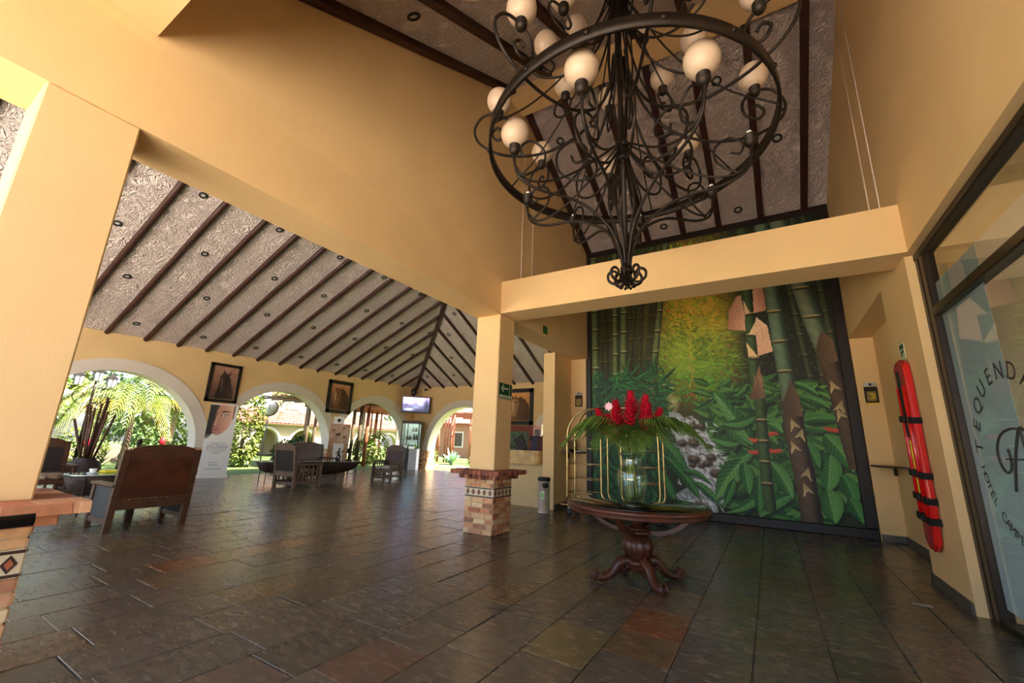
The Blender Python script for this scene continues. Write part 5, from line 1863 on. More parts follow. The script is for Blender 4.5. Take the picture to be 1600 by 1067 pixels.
# ------------------------------------------------------------------ pictures
def horse(kind):
    c = Canvas(0, 1, 0, 1.35, 80, 108)
    rn = random.Random(kind)
    tops = {0: ((.74, .54, .46), (.32, .24, .2)), 1: ((.84, .58, .42), (.36, .24, .18)), 2: ((.88, .62, .36), (.52, .3, .14))}[kind]
    t = np.clip(c.Z / 1.35, 0, 1)[..., None]
    c.C[:] = np.array(tops[1]) * (1 - t) + np.array(tops[0]) * t
    for _ in range(60):
        v = rn.uniform(.8, 1.2)
        x, z = rn.random(), rn.random() * 1.35
        tt = z / 1.35
        c.blob(x, z, .2, .14, [v * (tops[1][k] * (1 - tt) + tops[0][k] * tt) for k in range(3)], .5)
    if kind == 0:
        H1, H2, Hd = (.30, .23, .21), (.44, .34, .32), (.17, .13, .12)
        c.poly([(.2, .0), (.3, .5), (.33, .95), (.45, 1.08), (.6, 1.06), (.72, .9), (.85, .5), (.95, 0)], Hd, H1, 0)
        c.poly([(.36, .9), (.38, 1.06), (.5, 1.1), (.64, 1.04), (.68, .88), (.6, .55), (.55, .35), (.45, .3), (.4, .38), (.38, .6)], H1, Hd, 0)
        c.poly([(.4, 1.04), (.42, 1.22), (.5, 1.08)], Hd)
        c.poly([(.62, 1.02), (.72, 1.2), (.7, .98)], Hd)
        c.poly([(.38, .9), (.42, .85), (.44, .5), (.41, .5)], (.5, .4, .38))
        c.blob(.42, .86, .04, .03, (.05, .03, .03), 1, .5)
        c.blob(.45, .38, .05, .05, (.42, .32, .28), .7)
    else:
        H1, H2, Hd = ((.46, .28, .18), (.62, .4, .26), (.22, .12, .08)) if kind == 1 else ((.5, .36, .22), (.8, .64, .44), (.26, .14, .07))
        c.poly([(.25, 0), (.45, .4), (.48, .8), (.42, 1.05), (.6, 1.15), (.8, 1.0), (.93, .75), (1, .4), (1, 0)], H1, Hd, 0)
        c.poly([(.28, 1.02), (.4, 1.1), (.52, 1.0), (.52, .75), (.45, .5), (.38, .25), (.28, .2), (.2, .3), (.22, .55), (.24, .85)], H1, H2, PI)
        c.poly([(.25, 1.02), (.18, 1.22), (.33, 1.06)], Hd)
        c.poly([(.36, 1.06), (.34, 1.25), (.46, 1.02)], Hd)
        c.poly([(.25, .9), (.3, .88), (.27, .5), (.22, .5)], (.86, .74, .62))
        c.blob(.36, .88, .05, .035, (.06, .03, .02), 1, .5)
        c.blob(.26, .3, .05, .05, (.16, .1, .08), .8)
        for pts in ([(.2, .52), (.5, .56)], [(.2, .32), (.21, .5), (.26, .25), (.36, .22), (.42, .38), (.5, .56)], [(.5, .56), (.48, .95)]):
            for (xa, za), (xb, zb_) in zip(pts[:-1], pts[1:]):
                c.leaf(xa, za, xb, zb_, .014, (.7, .58, .46), (.75, .62, .5), 0, a=.7)
        for _ in range(16):
            x = rn.uniform(.55, .95)
            c.leaf(x, 1.02 - (x - .6) * .6, x + .05, .5 - (x - .6) * .4, .02, Hd, H1, 0, a=.6)
    return c


M_PIC = paint_mat('painted_canvas', .5)


def framed(label, kind, fn, a0, a1, z0, z1, fw, loc):
    t_ = thing('horse_painting', label, 'painting', loc)
    cv = horse(kind)
    sa, sz = (a1 - a0 - 2 * fw), (z1 - z0 - 2 * fw) / 1.35

    def place(X, Z):
        p = fn(a0 + fw + X * sa, z0 + fw + Z * sz, -.035)
        return p
    cv.build('canvas', M_PIC, t_, place)
    MB().prism([(a0 + .02, z0 + .02), (a1 - .02, z0 + .02), (a1 - .02, z1 - .02), (a0 + .02, z1 - .02)], fn, -.005, -.03).build('backing', M_BLACK, t_)
    for nm, (p, q, r, s) in (('frame_rail', (a0, a1, z0, z0 + fw)), ('frame_rail', (a0, a1, z1 - fw, z1)), ('frame_stile', (a0, a0 + fw, z0, z1)), ('frame_stile', (a1 - fw, a1, z0, z1))):
        MB().prism([(p, r), (q, r), (q, s), (p, s)], fn, -.002, -.07).build(nm, M_BLACK, t_)
    w = .02
    for p, q, r, s in ((a0 + fw, a1 - fw, z0 + fw, z0 + fw + w), (a0 + fw, a1 - fw, z1 - fw - w, z1 - fw), (a0 + fw, a0 + fw + w, z0 + fw, z1 - fw), (a1 - fw - w, a1 - fw, z0 + fw, z1 - fw)):
        MB().prism([(p, r), (q, r), (q, s), (p, s)], fn, -.03, -.05).build('liner', mat('frame_liner', srgb(170, 140, 112), .6), t_)


framed('framed painting of a dark horse head above the portrait banner', 0, lambda a, z, d: (XA + .0 - d, a, z), 6.83, 7.85, 2.5, 3.86, .1, (XA, 7.34, 2.5))
framed('framed painting of a chestnut horse with pale bridle between two arches', 1, lambda a, z, d: (XA - d, a, z), 11.52, 12.79, 2.49, 3.94, .15, (XA, 12.15, 2.49))
framed('framed painting of a golden horse head behind the reception desk', 2, lambda a, z, d: (a, YB + d, z), -10.7, -9.12, 2.3, 3.98, .18, (-9.9, YB, 2.3))

# television across the corner
tvc = Vector((-15.72, 16.25, 2.83))
tv = thing('television', 'flat television mounted across the lounge corner beside the speaker', 'television', tuple(tvc), 0)
axr = Vector((1, 1, 0)).normalized()
nrm = Vector((1, -1, 0)).normalized()
c = Canvas(-.68, .68, .04, .8, 70, 40)
t = np.clip((c.Z - .04) / .76, 0, 1)[..., None]
c.C[:] = np.array((.1, .11, .15)) * (1 - t) + np.array((.52, .46, .62)) * t
rn = random.Random(4)
for x, z, rx, rz, col in ((-.4, .6, .4, .25, (.72, .6, .84)), (-.1, .62, .12, .25, (.62, .42, .4)), (.1, .62, .1, .2, (.7, .62, .95)), (.3, .65, .25, .12, (.62, .56, .56)), (-.35, .17, .35, .1, (.66, .72, .76)), (.0, .3, .3, .15, (.34, .38, .46)), (.25, .45, .25, .12, (.45, .48, .58)), (.55, .4, .2, .5, (.07, .08, .1)), (-.5, .4, .2, .08, (.16, .14, .22))):
    c.blob(x, z, rx, rz, col, .85)
c.build('screen', paint_mat('tv_picture', .2, 1.0), tv, lambda X, Z: (tvc.x + X * axr.x + nrm.x * .035, tvc.y + X * axr.y + nrm.y * .035, tvc.z + Z))
fT = lambda a, b_, d: tuple(tvc + axr * a + nrm * d + Vector((0, 0, b_)))
MB().prism([(-.72, 0), (.72, 0), (.72, .84), (-.72, .84)], fT, -.04, .03).build('housing', M_BLK, tv)
MB().bar(tvc + Vector((0, 0, .45)) - nrm * .04, tvc + Vector((0, 0, .45)) - nrm * .95, .08, .12).build('wall_bracket', M_BLK, tv)
sp = thing('speaker', 'round black loudspeaker on the wall corner above the television', 'speaker', (-16.2, 16.4, 3.75))
b = MB().lathe([(.001, .08), (.1, .075), (.17, .03), (.19, 0), (.17, -.06), (.001, -.08)], 24)
b.move(lambda p: Vector((-16.1, 16.42, 3.95)) + axr * p.x * .85 + nrm * p.z + Vector((0, 0, p.y * 1.2)))
b.build('speaker_body', M_BLK, sp)
MB().bar((-16.1, 16.42, 4.0), (-16.42, 16.9, 4.1), .04, .04).build('bracket', M_BLK, sp)
cm = thing('security_camera', 'small dark security camera under the hip rafter above the television', 'camera', (-15.7, 16.75, 4.05))
MB().tube([(-15.7, 16.98, 4.15), (-15.62, 16.75, 4.1), (-15.5, 16.55, 4.02)], [.05, .06, .05], 10).build('camera_body', M_BLK, cm)
MB().ball((-15.48, 16.52, 4.0), .045, 10, 8).build('lens', M_WHITE, cm)

# glass display cabinet
dc = thing('display_cabinet', 'glass display cabinet on dark and white base below the television', 'cabinet', (-15.75, 16.15, 0), PI / 4 - .25)
bl = lambda mb, nm, m_, p=None: mb.build(nm, m_, p or dc, world=False)
bl(MB().box(-.38, .02, -.3, .3, 0, 1.02), 'base', mat('cabinet_dark', srgb(52, 60, 60), .5))
bl(MB().box(.02, .42, -.3, .3, 0, 1.02), 'base', mat('cabinet_white', srgb(214, 214, 214), .5))
bl(MB().bevbox(-.46, .46, -.34, .34, 2.28, 2.4, .02), 'cornice', M_CHAIR)
for x in (-.43, .43):
    for y in (-.31, .31):
        bl(MB().box(x - .02, x + .02, y - .02, y + .02, 1.02, 2.3), 'corner_post', M_DKMET)
bl(MB().box(-.42, .42, .29, .3, 1.02, 2.3), 'mirror_back', mat('cabinet_mirror', srgb(200, 215, 215), .05, metal=1.0))
for z in (1.45, 1.85):
    bl(MB().box(-.41, .41, -.29, .29, z, z + .012), 'glass_shelf', M_CASE)
bl(MB().box(-.42, .42, -.315, -.31, 1.02, 2.28), 'front_pane', M_CASE)
for x in (-.435, .435):
    bl(MB().box(x - .003, x + .003, -.3, .3, 1.02, 2.28), 'side_pane', M_CASE)
ci = Matrix.Rotation(PI / 4 - .25, 3, 'Z')
for i, (x, y, z, m_, h, lb) in enumerate(((-.25, 0, 1.02, M_WHITE, .25, 'white carton'), (.0, .05, 1.02, mat('teal_glaze', srgb(40, 120, 140), .3), .2, 'teal vase'), (.25, 0, 1.02, mat('green_glaze', srgb(120, 160, 50), .4), .24, 'green vase'), (-.2, 0, 1.462, M_BLK, .2, 'black bottle'), (.15, 0, 1.462, M_BRONZE, .28, 'bronze vase'), (.1, 0, 1.862, M_WHITE, .22, 'white vase'))):
    p = Vector((-15.75, 16.15, 0)) + ci @ Vector((x, y, z))
    t_ = thing('cabinet_ornament', '%s on a shelf inside the glass display cabinet' % lb if z > 1.1 else '%s on the floor of the glass display cabinet' % lb, 'ornament', tuple(p))
    MB().lathe([(.001, 0), (.06, 0), (.09, h * .35), (.05, h * .7), (.035, h * .85), (.05, h), (.001, h)], 14, tuple(p)).build('ornament_body', m_, t_)


# roll-up banner with portrait
def banner_canvas():
    c = Canvas(0, .8, 0, 2.3, 112, 320, (.88, .87, .84))
    c.poly([(0, 1.5), (.0, 2.3), (.52, 2.3), (.3, 2.05), (.28, 1.5), (.1, 1.2), (0, 1.15)], (.1, .1, .09), (.2, .19, .17), 1.2)
    skin, sk2, shd = (.80, .60, .50), (.88, .70, .60), (.62, .42, .34)
    c.poly([(.26, 2.29), (.7, 2.29), (.69, 1.95), (.66, 1.7), (.58, 1.5), (.44, 1.33), (.32, 1.28), (.2, 1.32), (.14, 1.45), (.14, 1.7), (.17, 2.0)], shd, sk2, .0)
    c.blob(.45, 1.95, .2, .3, skin, .7)
    c.blob(.5, 1.66, .14, .14, (.86, .6, .52), .6)
    c.poly([(.3, 2.03), (.4, 2.1), (.55, 2.09), (.62, 2.03), (.55, 2.06), (.42, 2.05)], (.16, .1, .09))
    c.leaf(.33, 1.93, .57, 1.95, .04, (.2, .12, .1), (.24, .15, .12), 0)
    c.leaf(.37, 1.93, .53, 1.94, .024, (.9, .88, .85), (.95, .93, .9), 0)
    c.blob(.45, 1.935, .022, .022, (.12, .08, .08), 1, .7)
    c.poly([(.22, 1.95), (.19, 1.68), (.17, 1.62), (.24, 1.59), (.31, 1.64), (.27, 1.72), (.27, 1.95)], (.92, .76, .66), shd, 0)
    c.blob(.21, 1.615, .02, .012, (.35, .2, .17), .9)
    c.blob(.29, 1.62, .018, .012, (.4, .24, .2), .9)
    c.blob(.14, 1.9, .1, .42, (.16, .13, .12), .95, .2)
    c.blob(.12, 1.5, .08, .3, (.2, .15, .13), .9)
    c.leaf(.19, 1.46, .36, 1.5, .05, (.72, .36, .38), (.8, .44, .44), 0)
    c.leaf(.2, 1.455, .35, 1.485, .008, (.45, .18, .2), (.45, .18, .2), 0)
    c.poly([(.68, 2.3), (.72, 2.3), (.71, 1.9), (.68, 1.75)], (.14, .1, .09))
    c.blob(.14, 1.15, .3, .2, (.88, .87, .84), .9)
    c.blob(.45, 1.12, .4, .16, (.88, .87, .84), .9)
    rn_ = random.Random(2)
    for z, xa, xb, v in ((.93, .12, .7, .55), (.87, .1, .68, .5), (.81, .12, .66, .6), (.75, .13, .64, .6), (.69, .28, .5, .6), (.38, .26, .5, .65), (.3, .26, .5, .55), (.18, .16, .62, .6)):
        x = xa
        while x < xb:
            w = rn_.uniform(.02, .07)
            c.poly([(x, z), (min(x + w, xb), z), (min(x + w, xb), z + .028), (x, z + .028)], (v, v, v))
            x += w + .018
    return c


bc = Vector((-15.93, 7.28, 0))
ax_b = Vector((.38, .925, 0)).normalized()
nb = Vector((.925, -.38, 0))
bn2 = thing('rollup_banner', 'white roll-up banner with a portrait photo beside the garden arch', 'banner', tuple(bc))
banner_canvas().build('printed_sheet', paint_mat('banner_print', .45), bn2, lambda X, Z: (bc.x + (X - .4) * ax_b.x, bc.y + (X - .4) * ax_b.y, .09 + Z))
vs_, fs = text_mesh('Conoce y vive', .075)
MB().add([tuple(bc + ax_b * v[0] + nb * (.004 + v[2] * .3) + Vector((0, 0, 1.11 + v[1]))) for v in vs_], fs).build('heading', M_LET, bn2)
fBn = lambda a, b_, d: tuple(bc + ax_b * a + nb * d + Vector((0, 0, b_)))
MB().prism([(-.44, 0), (.44, 0), (.44, .09), (-.44, .09)], fBn, -.09, .09).build('base', M_METAL, bn2)
MB().prism([(-.4, 2.38), (.4, 2.38), (.4, 2.41), (-.4, 2.41)], fBn, -.012, .012).build('top_rail', M_METAL, bn2)
MB().prism([(-.4, .08), (.4, .08), (.4, 2.39), (-.4, 2.39)], fBn, -.006, -.002).build('sheet_back', M_WHITE, bn2)
MB().tube([tuple(bc - nb * .05 + Vector((0, 0, .05))), tuple(bc - nb * .03 + Vector((0, 0, 2.4)))], .01, 6).build('support_pole', M_METAL, bn2)

# menu stand
mc = Vector((-15.6, 11.75, 0))
ms = thing('menu_stand', 'tall stand with pinned menus below the chestnut horse painting', 'sign stand', tuple(mc))
ax_m = Vector((.6, .8, 0))
nm_ = Vector((.8, -.6, 0))
fM = lambda a, b_, d: tuple(mc + ax_m * a + nm_ * d + Vector((0, 0, b_)))
MB().prism([(-.4, .0), (.4, .0), (.4, 2.0), (-.4, 2.0)], fM, -.05, 0).build('board', mat('menu_board', srgb(176, 140, 104), .7), ms)
MB().prism([(-.4, 1.25), (.4, 1.25), (.4, 2.0), (-.4, 2.0)], fM, 0, .008).build('poster', mat('menu_poster', srgb(206, 178, 150), .6, col2=srgb(170, 128, 98), vscale=4), ms)
for a, z, w, h in ((-.05, 1.5, .18, .14), (.2, 1.42, .12, .08), (-.25, 1.72, .1, .07), (.15, 1.8, .12, .07)):
    MB().prism([(a - w / 2, z), (a + w / 2, z + .03), (a + w / 2, z + h), (a - w / 2, z + h - .03)], fM, .008, .012).build('poster_mark', M_TDARK, ms)
poly = [(-.2, 1.2), (.22, 1.2), (.2, .4)] + [(.2 - .32 * i / 6, .3 - .1 * math.sin(PI * i / 6)) for i in range(7)] + [(-.16, .35)]
MB().prism(poly, fM, .01, .02).build('paper_scroll', mat('white_paper', srgb(228, 224, 216), .7), ms)
MB().prism([(-.3, 2.0), (.12, 2.0), (.12, 2.3), (-.3, 2.3)], fM, -.03, .1).build('wall_box', M_WHITE, ms)
MB().ball(fM(-.09, 2.15, .1), .07, 12, 8).build('box_lens', M_BLK, ms)

# bulletin board, shutter and poster behind reception
rb = thing('pinboard', 'red-brown framed board with a plant picture behind the reception desk', 'board', (-9.7, 16.9, 1.0))
MB().box(-10.5, -8.95, 16.92, 16.99, 1.0, 2.28).build('board', mat('red_brown_wood', srgb(134, 62, 42), .5, var=.2), rb)
b = MB()
cb = Canvas(0, 1.1, 0, .9, 50, 40, (.3, .34, .3))
rn = random.Random(9)
for _ in range(60):
    x, z = rn.random() * 1.1, .3 + rn.random() * .6
    a = rn.uniform(0, 6.28)
    cb.leaf(x, z, x + .25 * math.cos(a), z + .15 * math.sin(a), .03, (.2, .36, .24), (.5, .64, .5), 0)
cb.build('plant_picture', M_PIC, rb, lambda X, Z: (-10.4 + X, 16.91, 1.1 + Z))
ps = thing('poster_stand', 'narrow white and pink poster stand behind the reception desk', 'poster', (-8.75, 16.75, 0))
MB().box(-8.95, -8.55, 16.7, 16.75, .9, 2.25).build('poster_panel', mat('poster_pink', srgb(232, 170, 156), .6), ps)
MB().box(-8.87, -8.63, 16.69, 16.7, 1.45, 2.1).build('poster_photo', mat('poster_photo', srgb(120, 112, 112), .5, var=.4, vscale=5), ps)
MB().box(-8.9, -8.6, 16.69, 16.7, .95, 1.35).build('poster_text', M_WHITE, ps)
MB().tube([(-8.75, 16.8, 0), (-8.75, 16.78, 1.5)], .02, 8).build('pole', M_METAL, ps)

# ------------------------------------------------------------------ garden outside the arches
M_GRASS = mat('lawn_grass', srgb(70, 92, 40), .9, col2=srgb(92, 108, 50), vscale=.7, bump=.6, bscale=60, bdist=.03)
M_PAVE = mat('pale_paving', srgb(226, 216, 200), .8, var=.08, vscale=1.5)
M_YG = mat('yellow_green_leaf', srgb(112, 120, 36), .55, col2=srgb(74, 98, 28), vscale=2)
M_MG = mat('mid_green_leaf', srgb(58, 84, 32), .55, col2=srgb(84, 104, 44), vscale=2)
M_DG = mat('dark_green_leaf', srgb(34, 62, 32), .55, col2=srgb(54, 80, 40), vscale=2)
M_GOLD = mat('golden_palm_leaf', srgb(138, 116, 30), .55, col2=srgb(96, 106, 36), vscale=1.2)
M_BARK = mat('palm_bark', srgb(84, 66, 48), .85, var=.4, vscale=6)
M_ROOF = ramp_mat('clay_roof_tiles', [(0.0, srgb(140, 80, 62)), (.5, srgb(160, 100, 80)), (1.0, srgb(124, 68, 56))], .8, vscale=3)
M_REDW = mat('red_bamboo_post', srgb(164, 92, 62), .55, var=.3, vscale=4, objrand=.2)
M_OLW = mat('olive_bamboo_post', srgb(96, 80, 52), .55, var=.35, vscale=4, objrand=.2)
M_FARW = mat('cream_render', srgb(170, 154, 126), .85)

for x0, x1, y0, y1, m_, lb in ((-70, -16.9, -40, 17.4, M_GRASS, 'sunlit lawn outside the garden arches'), (-70, 12, 17.4, 70, M_GRASS, 'lawn beyond the arch with the agave'),
                               (-16.9, 12, -60, -3.1, M_PAVE, 'pale paved forecourt in front of the lobby')):  # unseen ground, made pale to bounce sunlight up to the ceilings
    tag(MB().box(x0, x1, y0, y1, -.3, -.03).build('lawn' if m_ is M_GRASS else 'forecourt', m_), lb, 'ground', kind='structure')


def foliage(c, r, n, size, seed, shell=.55, droop=.3):
    rn_ = np.random.default_rng(seed)
    d = rn_.normal(size=(n, 3))
    d /= np.linalg.norm(d, axis=1)[:, None]
    rad = shell + (1 - shell) * rn_.random(n) ** .5
    p = np.array(c) + d * rad[:, None] * np.array(r)
    b_ = MB()
    for i in range(n):
        o = Vector(p[i])
        dr_ = (Vector(d[i]) + Vector(rn_.normal(size=3)) * .6 + Vector((0, 0, -droop))).normalized()
        s = dr_.cross(Vector((0, 0, 1)) + Vector(rn_.normal(size=3)) * .4)
        if s.length < 1e-3:
            continue
        s.normalize()
        l = size * rn_.uniform(.6, 1.3)
        w = s * l * .28
        up = s.cross(dr_) * l * .1
        b_.add([o, o + dr_ * l * .5 + w + up, o + dr_ * l, o + dr_ * l * .5 - w + up], [(0, 1, 2), (0, 2, 3)])
    return b_


def shrub(name, label, cat, c, r, n, size, m_, seed, trunk=True, group=None):
    t_ = thing(name, label, cat, (c[0], c[1], 0), group=group)
    foliage(c, r, n, size, seed).build('foliage', m_, t_)
    if trunk:
        MB().tube([(c[0], c[1], -.05), (c[0] + .05, c[1], c[2] * .5), (c[0], c[1], c[2])], [max(.04, r[0] * .09)] * 3, 8).build('trunk', M_BARK, t_)
    return t_


def palm(label, base, h, n, L, m_, seed, leaf=.5, wleaf=.022, m2=None, up_=.9):
    t_ = thing('palm_tree', label, 'palm', (base[0], base[1], 0))
    rn_ = random.Random(seed)
    MB().tube(catmull([(base[0], base[1], -.05), (base[0] + .08, base[1], h * .5), (base[0], base[1], h)], 6), [.13 - .004 * i for i in range(13)], 10).build('trunk', M_BARK, t_)
    for i in range(n):
        a = 2.4 * i + rn_.uniform(-.2, .2)
        e = up_ * (1 - i / n) + rn_.uniform(-.1, .15)
        ll = L * rn_.uniform(.8, 1.1)
        dx, dy = math.cos(a), math.sin(a)
        b0 = (base[0], base[1], h)
        p1 = (base[0] + dx * ll * .33, base[1] + dy * ll * .33, h + ll * .33 * (e + .35))
        p2 = (base[0] + dx * ll * .68, base[1] + dy * ll * .68, h + ll * .45 * e)
        p3 = (base[0] + dx * ll * .95, base[1] + dy * ll * .95, h + ll * (.45 * e - .42))
        ra, lf = frond_mb(b0, [p1, p2, p3], 26, leaf, wleaf, .35)
        f_ = lf.build('frond', (m2 if (m2 and i > n * .55) else m_), t_)
        ra.build('midrib', m_, f_)


palm('golden-green palm framed by the garden arch', (-21.3, 6.5), 2.0, 26, 2.7, M_YG, 1, .62, .03, M_GOLD)
palm('tall green palm behind the golden-green one', (-27.0, 10.0), 3.6, 18, 3.0, M_MG, 2, .7, .035)
palm('slender palm behind the street clock', (-26.2, 17.0), 3.6, 18, 2.6, M_YG, 3, .7, .035, M_GOLD)
palm('low palm beside the lantern post', (-22.8, .8), 1.3, 16, 2.2, M_MG, 4, .55, .03)
for i, (x, y, r, h, m_, lb) in enumerate(((-33, -4.5, 3.9, 4.5, M_MG, 'broad leafy tree far left beyond the lantern post'), (-35, 4.0, 4.2, 4.6, M_YG, 'bright leafy tree behind the golden palm'), (-39.5, 12.9, 4.0, 5.6, M_MG, 'tall leafy tree behind the clipped hedge column'),
                                          (-44.5, 22.5, 4.6, 5.8, M_YG, 'yellow-green tree above the red tiled roof'), (-43, 34, 5.0, 5.5, M_MG, 'leafy tree behind the bamboo pergola'), (-33.5, 47, 5.0, 5.0, M_DG, 'dark tree beyond the agave bed'),
                                          (-22, 44, 5.0, 5.5, M_MG, 'broad tree north of the agave bed'), (-10, 43, 5.0, 5.0, M_MG, 'leafy tree seen behind the reception arch'), (-28, -12, 4.5, 4.5, M_DG, 'dark tree at the south end of the garden'))):
    shrub('leafy_tree', lb, 'tree', (x, y, h), (r, r, h * .95), 2600, .55, m_, 20 + i)
shrub('clipped_hedge', 'tall bright yellow-green hedge column beside the portrait banner', 'hedge', (-21.0, 10.6, 1.75), (.85, .75, 2.0), 2600, .17, M_YG, 40)
shrub('clipped_hedge', 'yellow-green hedge at the right edge of the palm arch', 'hedge', (-24.4, 10.3, 1.2), (.8, .6, 1.5), 1500, .17, M_YG, 41)
for i, (x, y, r, h, m_, lb) in enumerate(((-20.2, 12.3, .6, .6, M_DG, 'dark green bush under the street clock'), (-21.0, 13.6, .7, .7, M_DG, 'dark green bush left of the pergola posts'), (-20.3, 15.1, .45, .5, M_MG, 'small bush between pergola posts'),
                                          (-19.6, 16.6, .6, .7, M_YG, 'yellow-green bush behind the bamboo posts'), (-20.4, 18.2, .6, .9, M_YG, 'bright bush at the far pergola corner'), (-19.0, 2.8, .5, .5, M_MG, 'leafy bush near the bamboo pot'),
                                          (-19.3, 7.6, .55, .55, M_MG, 'leafy bush right of the golden palm'), (-24.4, 3.4, .9, .75, M_MG, 'round bush before the garden wall near the lantern post'), (-24.35, 6.0, .9, .7, M_YG, 'wide bush before the garden wall behind the golden palm'), (-24.5, 8.3, .8, .8, M_MG, 'round bush before the garden wall next to the hedge'), (-14.6, 21.0, .8, .35, M_YG, 'low yellow-green bed in front of the agave'), (-17.5, 27.0, .9, .8, M_MG, 'round bush behind the agave'), (-20.6, 22.9, .6, .5, M_YG, 'yellow-green bush next to the agave'))):
    shrub('garden_bush', lb, 'bush', (x, y, h), (r, r, h), 520, .2, m_, 60 + i, trunk=False)


def blade_plant(label, c, n, L, w, m_, seed, cat='plant', name='leafy_plant', spread=.8):
    t_ = thing(name, label, cat, (c[0], c[1], 0))
    rn_ = random.Random(seed)
    for i in range(n):
        a = rn_.uniform(0, 2 * PI)
        k = rn_.uniform(.25, 1) * spread
        l = L * rn_.uniform(.7, 1.1)
        d_ = Vector((math.cos(a), math.sin(a), 0))
        sd = Vector((-math.sin(a), math.cos(a), 0))
        pts = [Vector((c[0], c[1], 0)) + d_ * l * k * f + Vector((0, 0, l * (1 - .35 * k) * (f - .35 * k * f * f))) for f in (0, .35, .7, 1)]
        ww = (.5, 1, .75, .02)
        vs2 = []
        for p, q in zip(pts, ww):
            vs2 += [p + sd * w * q, p - sd * w * q]
        MB().add(vs2, [(0, 1, 3, 2), (2, 3, 5, 4), (4, 5, 7, 6)], True).build('leaf', m_, t_)


blade_plant('clump of upright green leaves below the golden palm', (-19.4, 5.2), 22, 1.1, .06, M_YG, 1)
blade_plant('clump of upright leaves left of the golden palm', (-20.9, 3.9), 20, 1.2, .06, M_MG, 2)
blade_plant('clump of upright leaves behind the wide leather armchair', (-19.2, 6.4), 20, 1.0, .06, M_YG, 3)
blade_plant('blue-green agave rosette outside the corner arch', (-18.0, 22.3), 30, 1.25, .1, mat('agave_leaf', srgb(150, 182, 160), .5), 4, 'agave', 'agave', 1.0)
for i, (x, y, z, lb) in enumerate(((-19.6, 3.6, 1.35, 'red ginger bloom in the bed near the lantern post'), (-19.3, 4.9, 1.1, 'red ginger bloom under the golden palm'), (-20.0, 7.2, 1.2, 'red ginger bloom right of the golden palm'))):
    t_ = thing('garden_flower', lb, 'flower', (x, y, 0))
    MB().tube([(x, y, 0), (x, y, z - .3)], .02, 6).build('stem', M_STEM, t_)
    MB().lathe([(.01, -.32), (.09, -.22), (.1, -.1), (.05, 0), (.001, .05)], 12, (x, y, z), lob=6, lobd=.15).build('bloom', M_RED, t_)

# low white garden wall behind the palm
tag(MB().box(-26.0, -25.7, -6, 13.5, -.03, .7).build('garden_wall', mat('weathered_wall', srgb(118, 104, 88), .9, var=.2)), 'low weathered garden wall behind the golden palm', 'garden wall')

# lantern post
lx, ly = -18.9, 4.62
lp_ = thing('lantern_post', 'black three-armed lantern post with scrollwork outside the arch', 'lamp post', (lx, ly, 0))
MB().tube([(lx, ly, -.03), (lx, ly, 2.6), (lx, ly, 2.95)], [.05, .035, .03], 10).build('post', M_IRON, lp_)
MB().tube([(lx, ly - .62, 2.75), (lx, ly + .5, 2.75)], .015, 6).build('cross_arm', M_IRON, lp_)
for s, k in ((-1, .42), (1, .35)):
    MB().tube(catmull([(lx, ly, 2.3), (lx, ly + s * .28, 2.2), (lx, ly + s * k * 1.1, 2.42), (lx, ly + s * .3, 2.58), (lx, ly + s * .18, 2.48), (lx, ly + s * .26, 2.4)], 6), .013, 6).build('scroll', M_IRON, lp_)
for dy, z, gm in ((-.42, 2.78, M_WHITE), (.02, 2.95, M_WHITE), (.38, 2.78, M_WHITE)):
    c0 = (lx, ly + dy, z)
    lo = MB().lathe([(.06, 0), (.12, .3), (.06, .02)], 6, c0, smooth=False)
    g_ = MB().lathe([(.02, .0), (.1, .04), (.14, .32), (.02, .32)], 6, c0, smooth=False).build('lantern_glass', mat('lantern_glass', srgb(232, 236, 236), .2), lp_)
    MB().lathe([(.17, .32), (.16, .35), (.05, .45), (.02, .5), (.001, .54)], 6, c0, smooth=False).build('lantern_roof', M_IRON, g_)
    b = MB()
    for k in range(6):
        a = PI * k / 3
        b.bar((c0[0] + .1 * math.cos(a), c0[1] + .1 * math.sin(a), z + .04), (c0[0] + .145 * math.cos(a), c0[1] + .145 * math.sin(a), z + .33), .018, .018)
    b.build('lantern_frame', M_IRON, g_)

# street clock
kx, ky = -24.0, 13.25
ck = thing('street_clock', 'round white street clock on a slim grey pole', 'clock', (kx, ky, 0))
M_CKG = mat('clock_grey', srgb(120, 122, 126), .5)
MB().tube([(kx, ky, -.03), (kx, ky, 2.45)], .035, 8).build('pole', M_CKG, ck)
vd = Vector((24, -13.25, 0)).normalized()
ad_ = Vector((-vd.y, vd.x, 0))
disc = lambda r0, d0, d1: MB().lathe([(.001, d0), (r0, d0), (r0, d1), (.001, d1)], 28).move(lambda p: Vector((kx, ky, 2.92)) + ad_ * p.x + Vector((0, 0, p.y)) + vd * p.z)
disc(.46, -.1, .1).build('case', M_CKG, ck)
disc(.38, .1, .115).build('face', M_WHITE, ck)
MB().bar(Vector((kx, ky, 2.92)) + vd * .125, Vector((kx, ky, 3.15)) + vd * .125, .03, .01, vd).build('hand', M_GOLD, ck)
MB().bar(Vector((kx, ky, 2.92)) + vd * .125, Vector((kx, ky, 2.78)) + vd * .125 + ad_ * .05, .03, .01, vd).build('hand', M_GOLD, ck)
MB().tube([tuple(Vector((kx, ky, 2.92)) + ad_ * .6 * math.cos(a) + Vector((0, 0, .6 * math.sin(a)))) for a in [PI * i / 14 for i in range(15)]], .025, 6).build('scroll_bracket', M_CKG, ck)


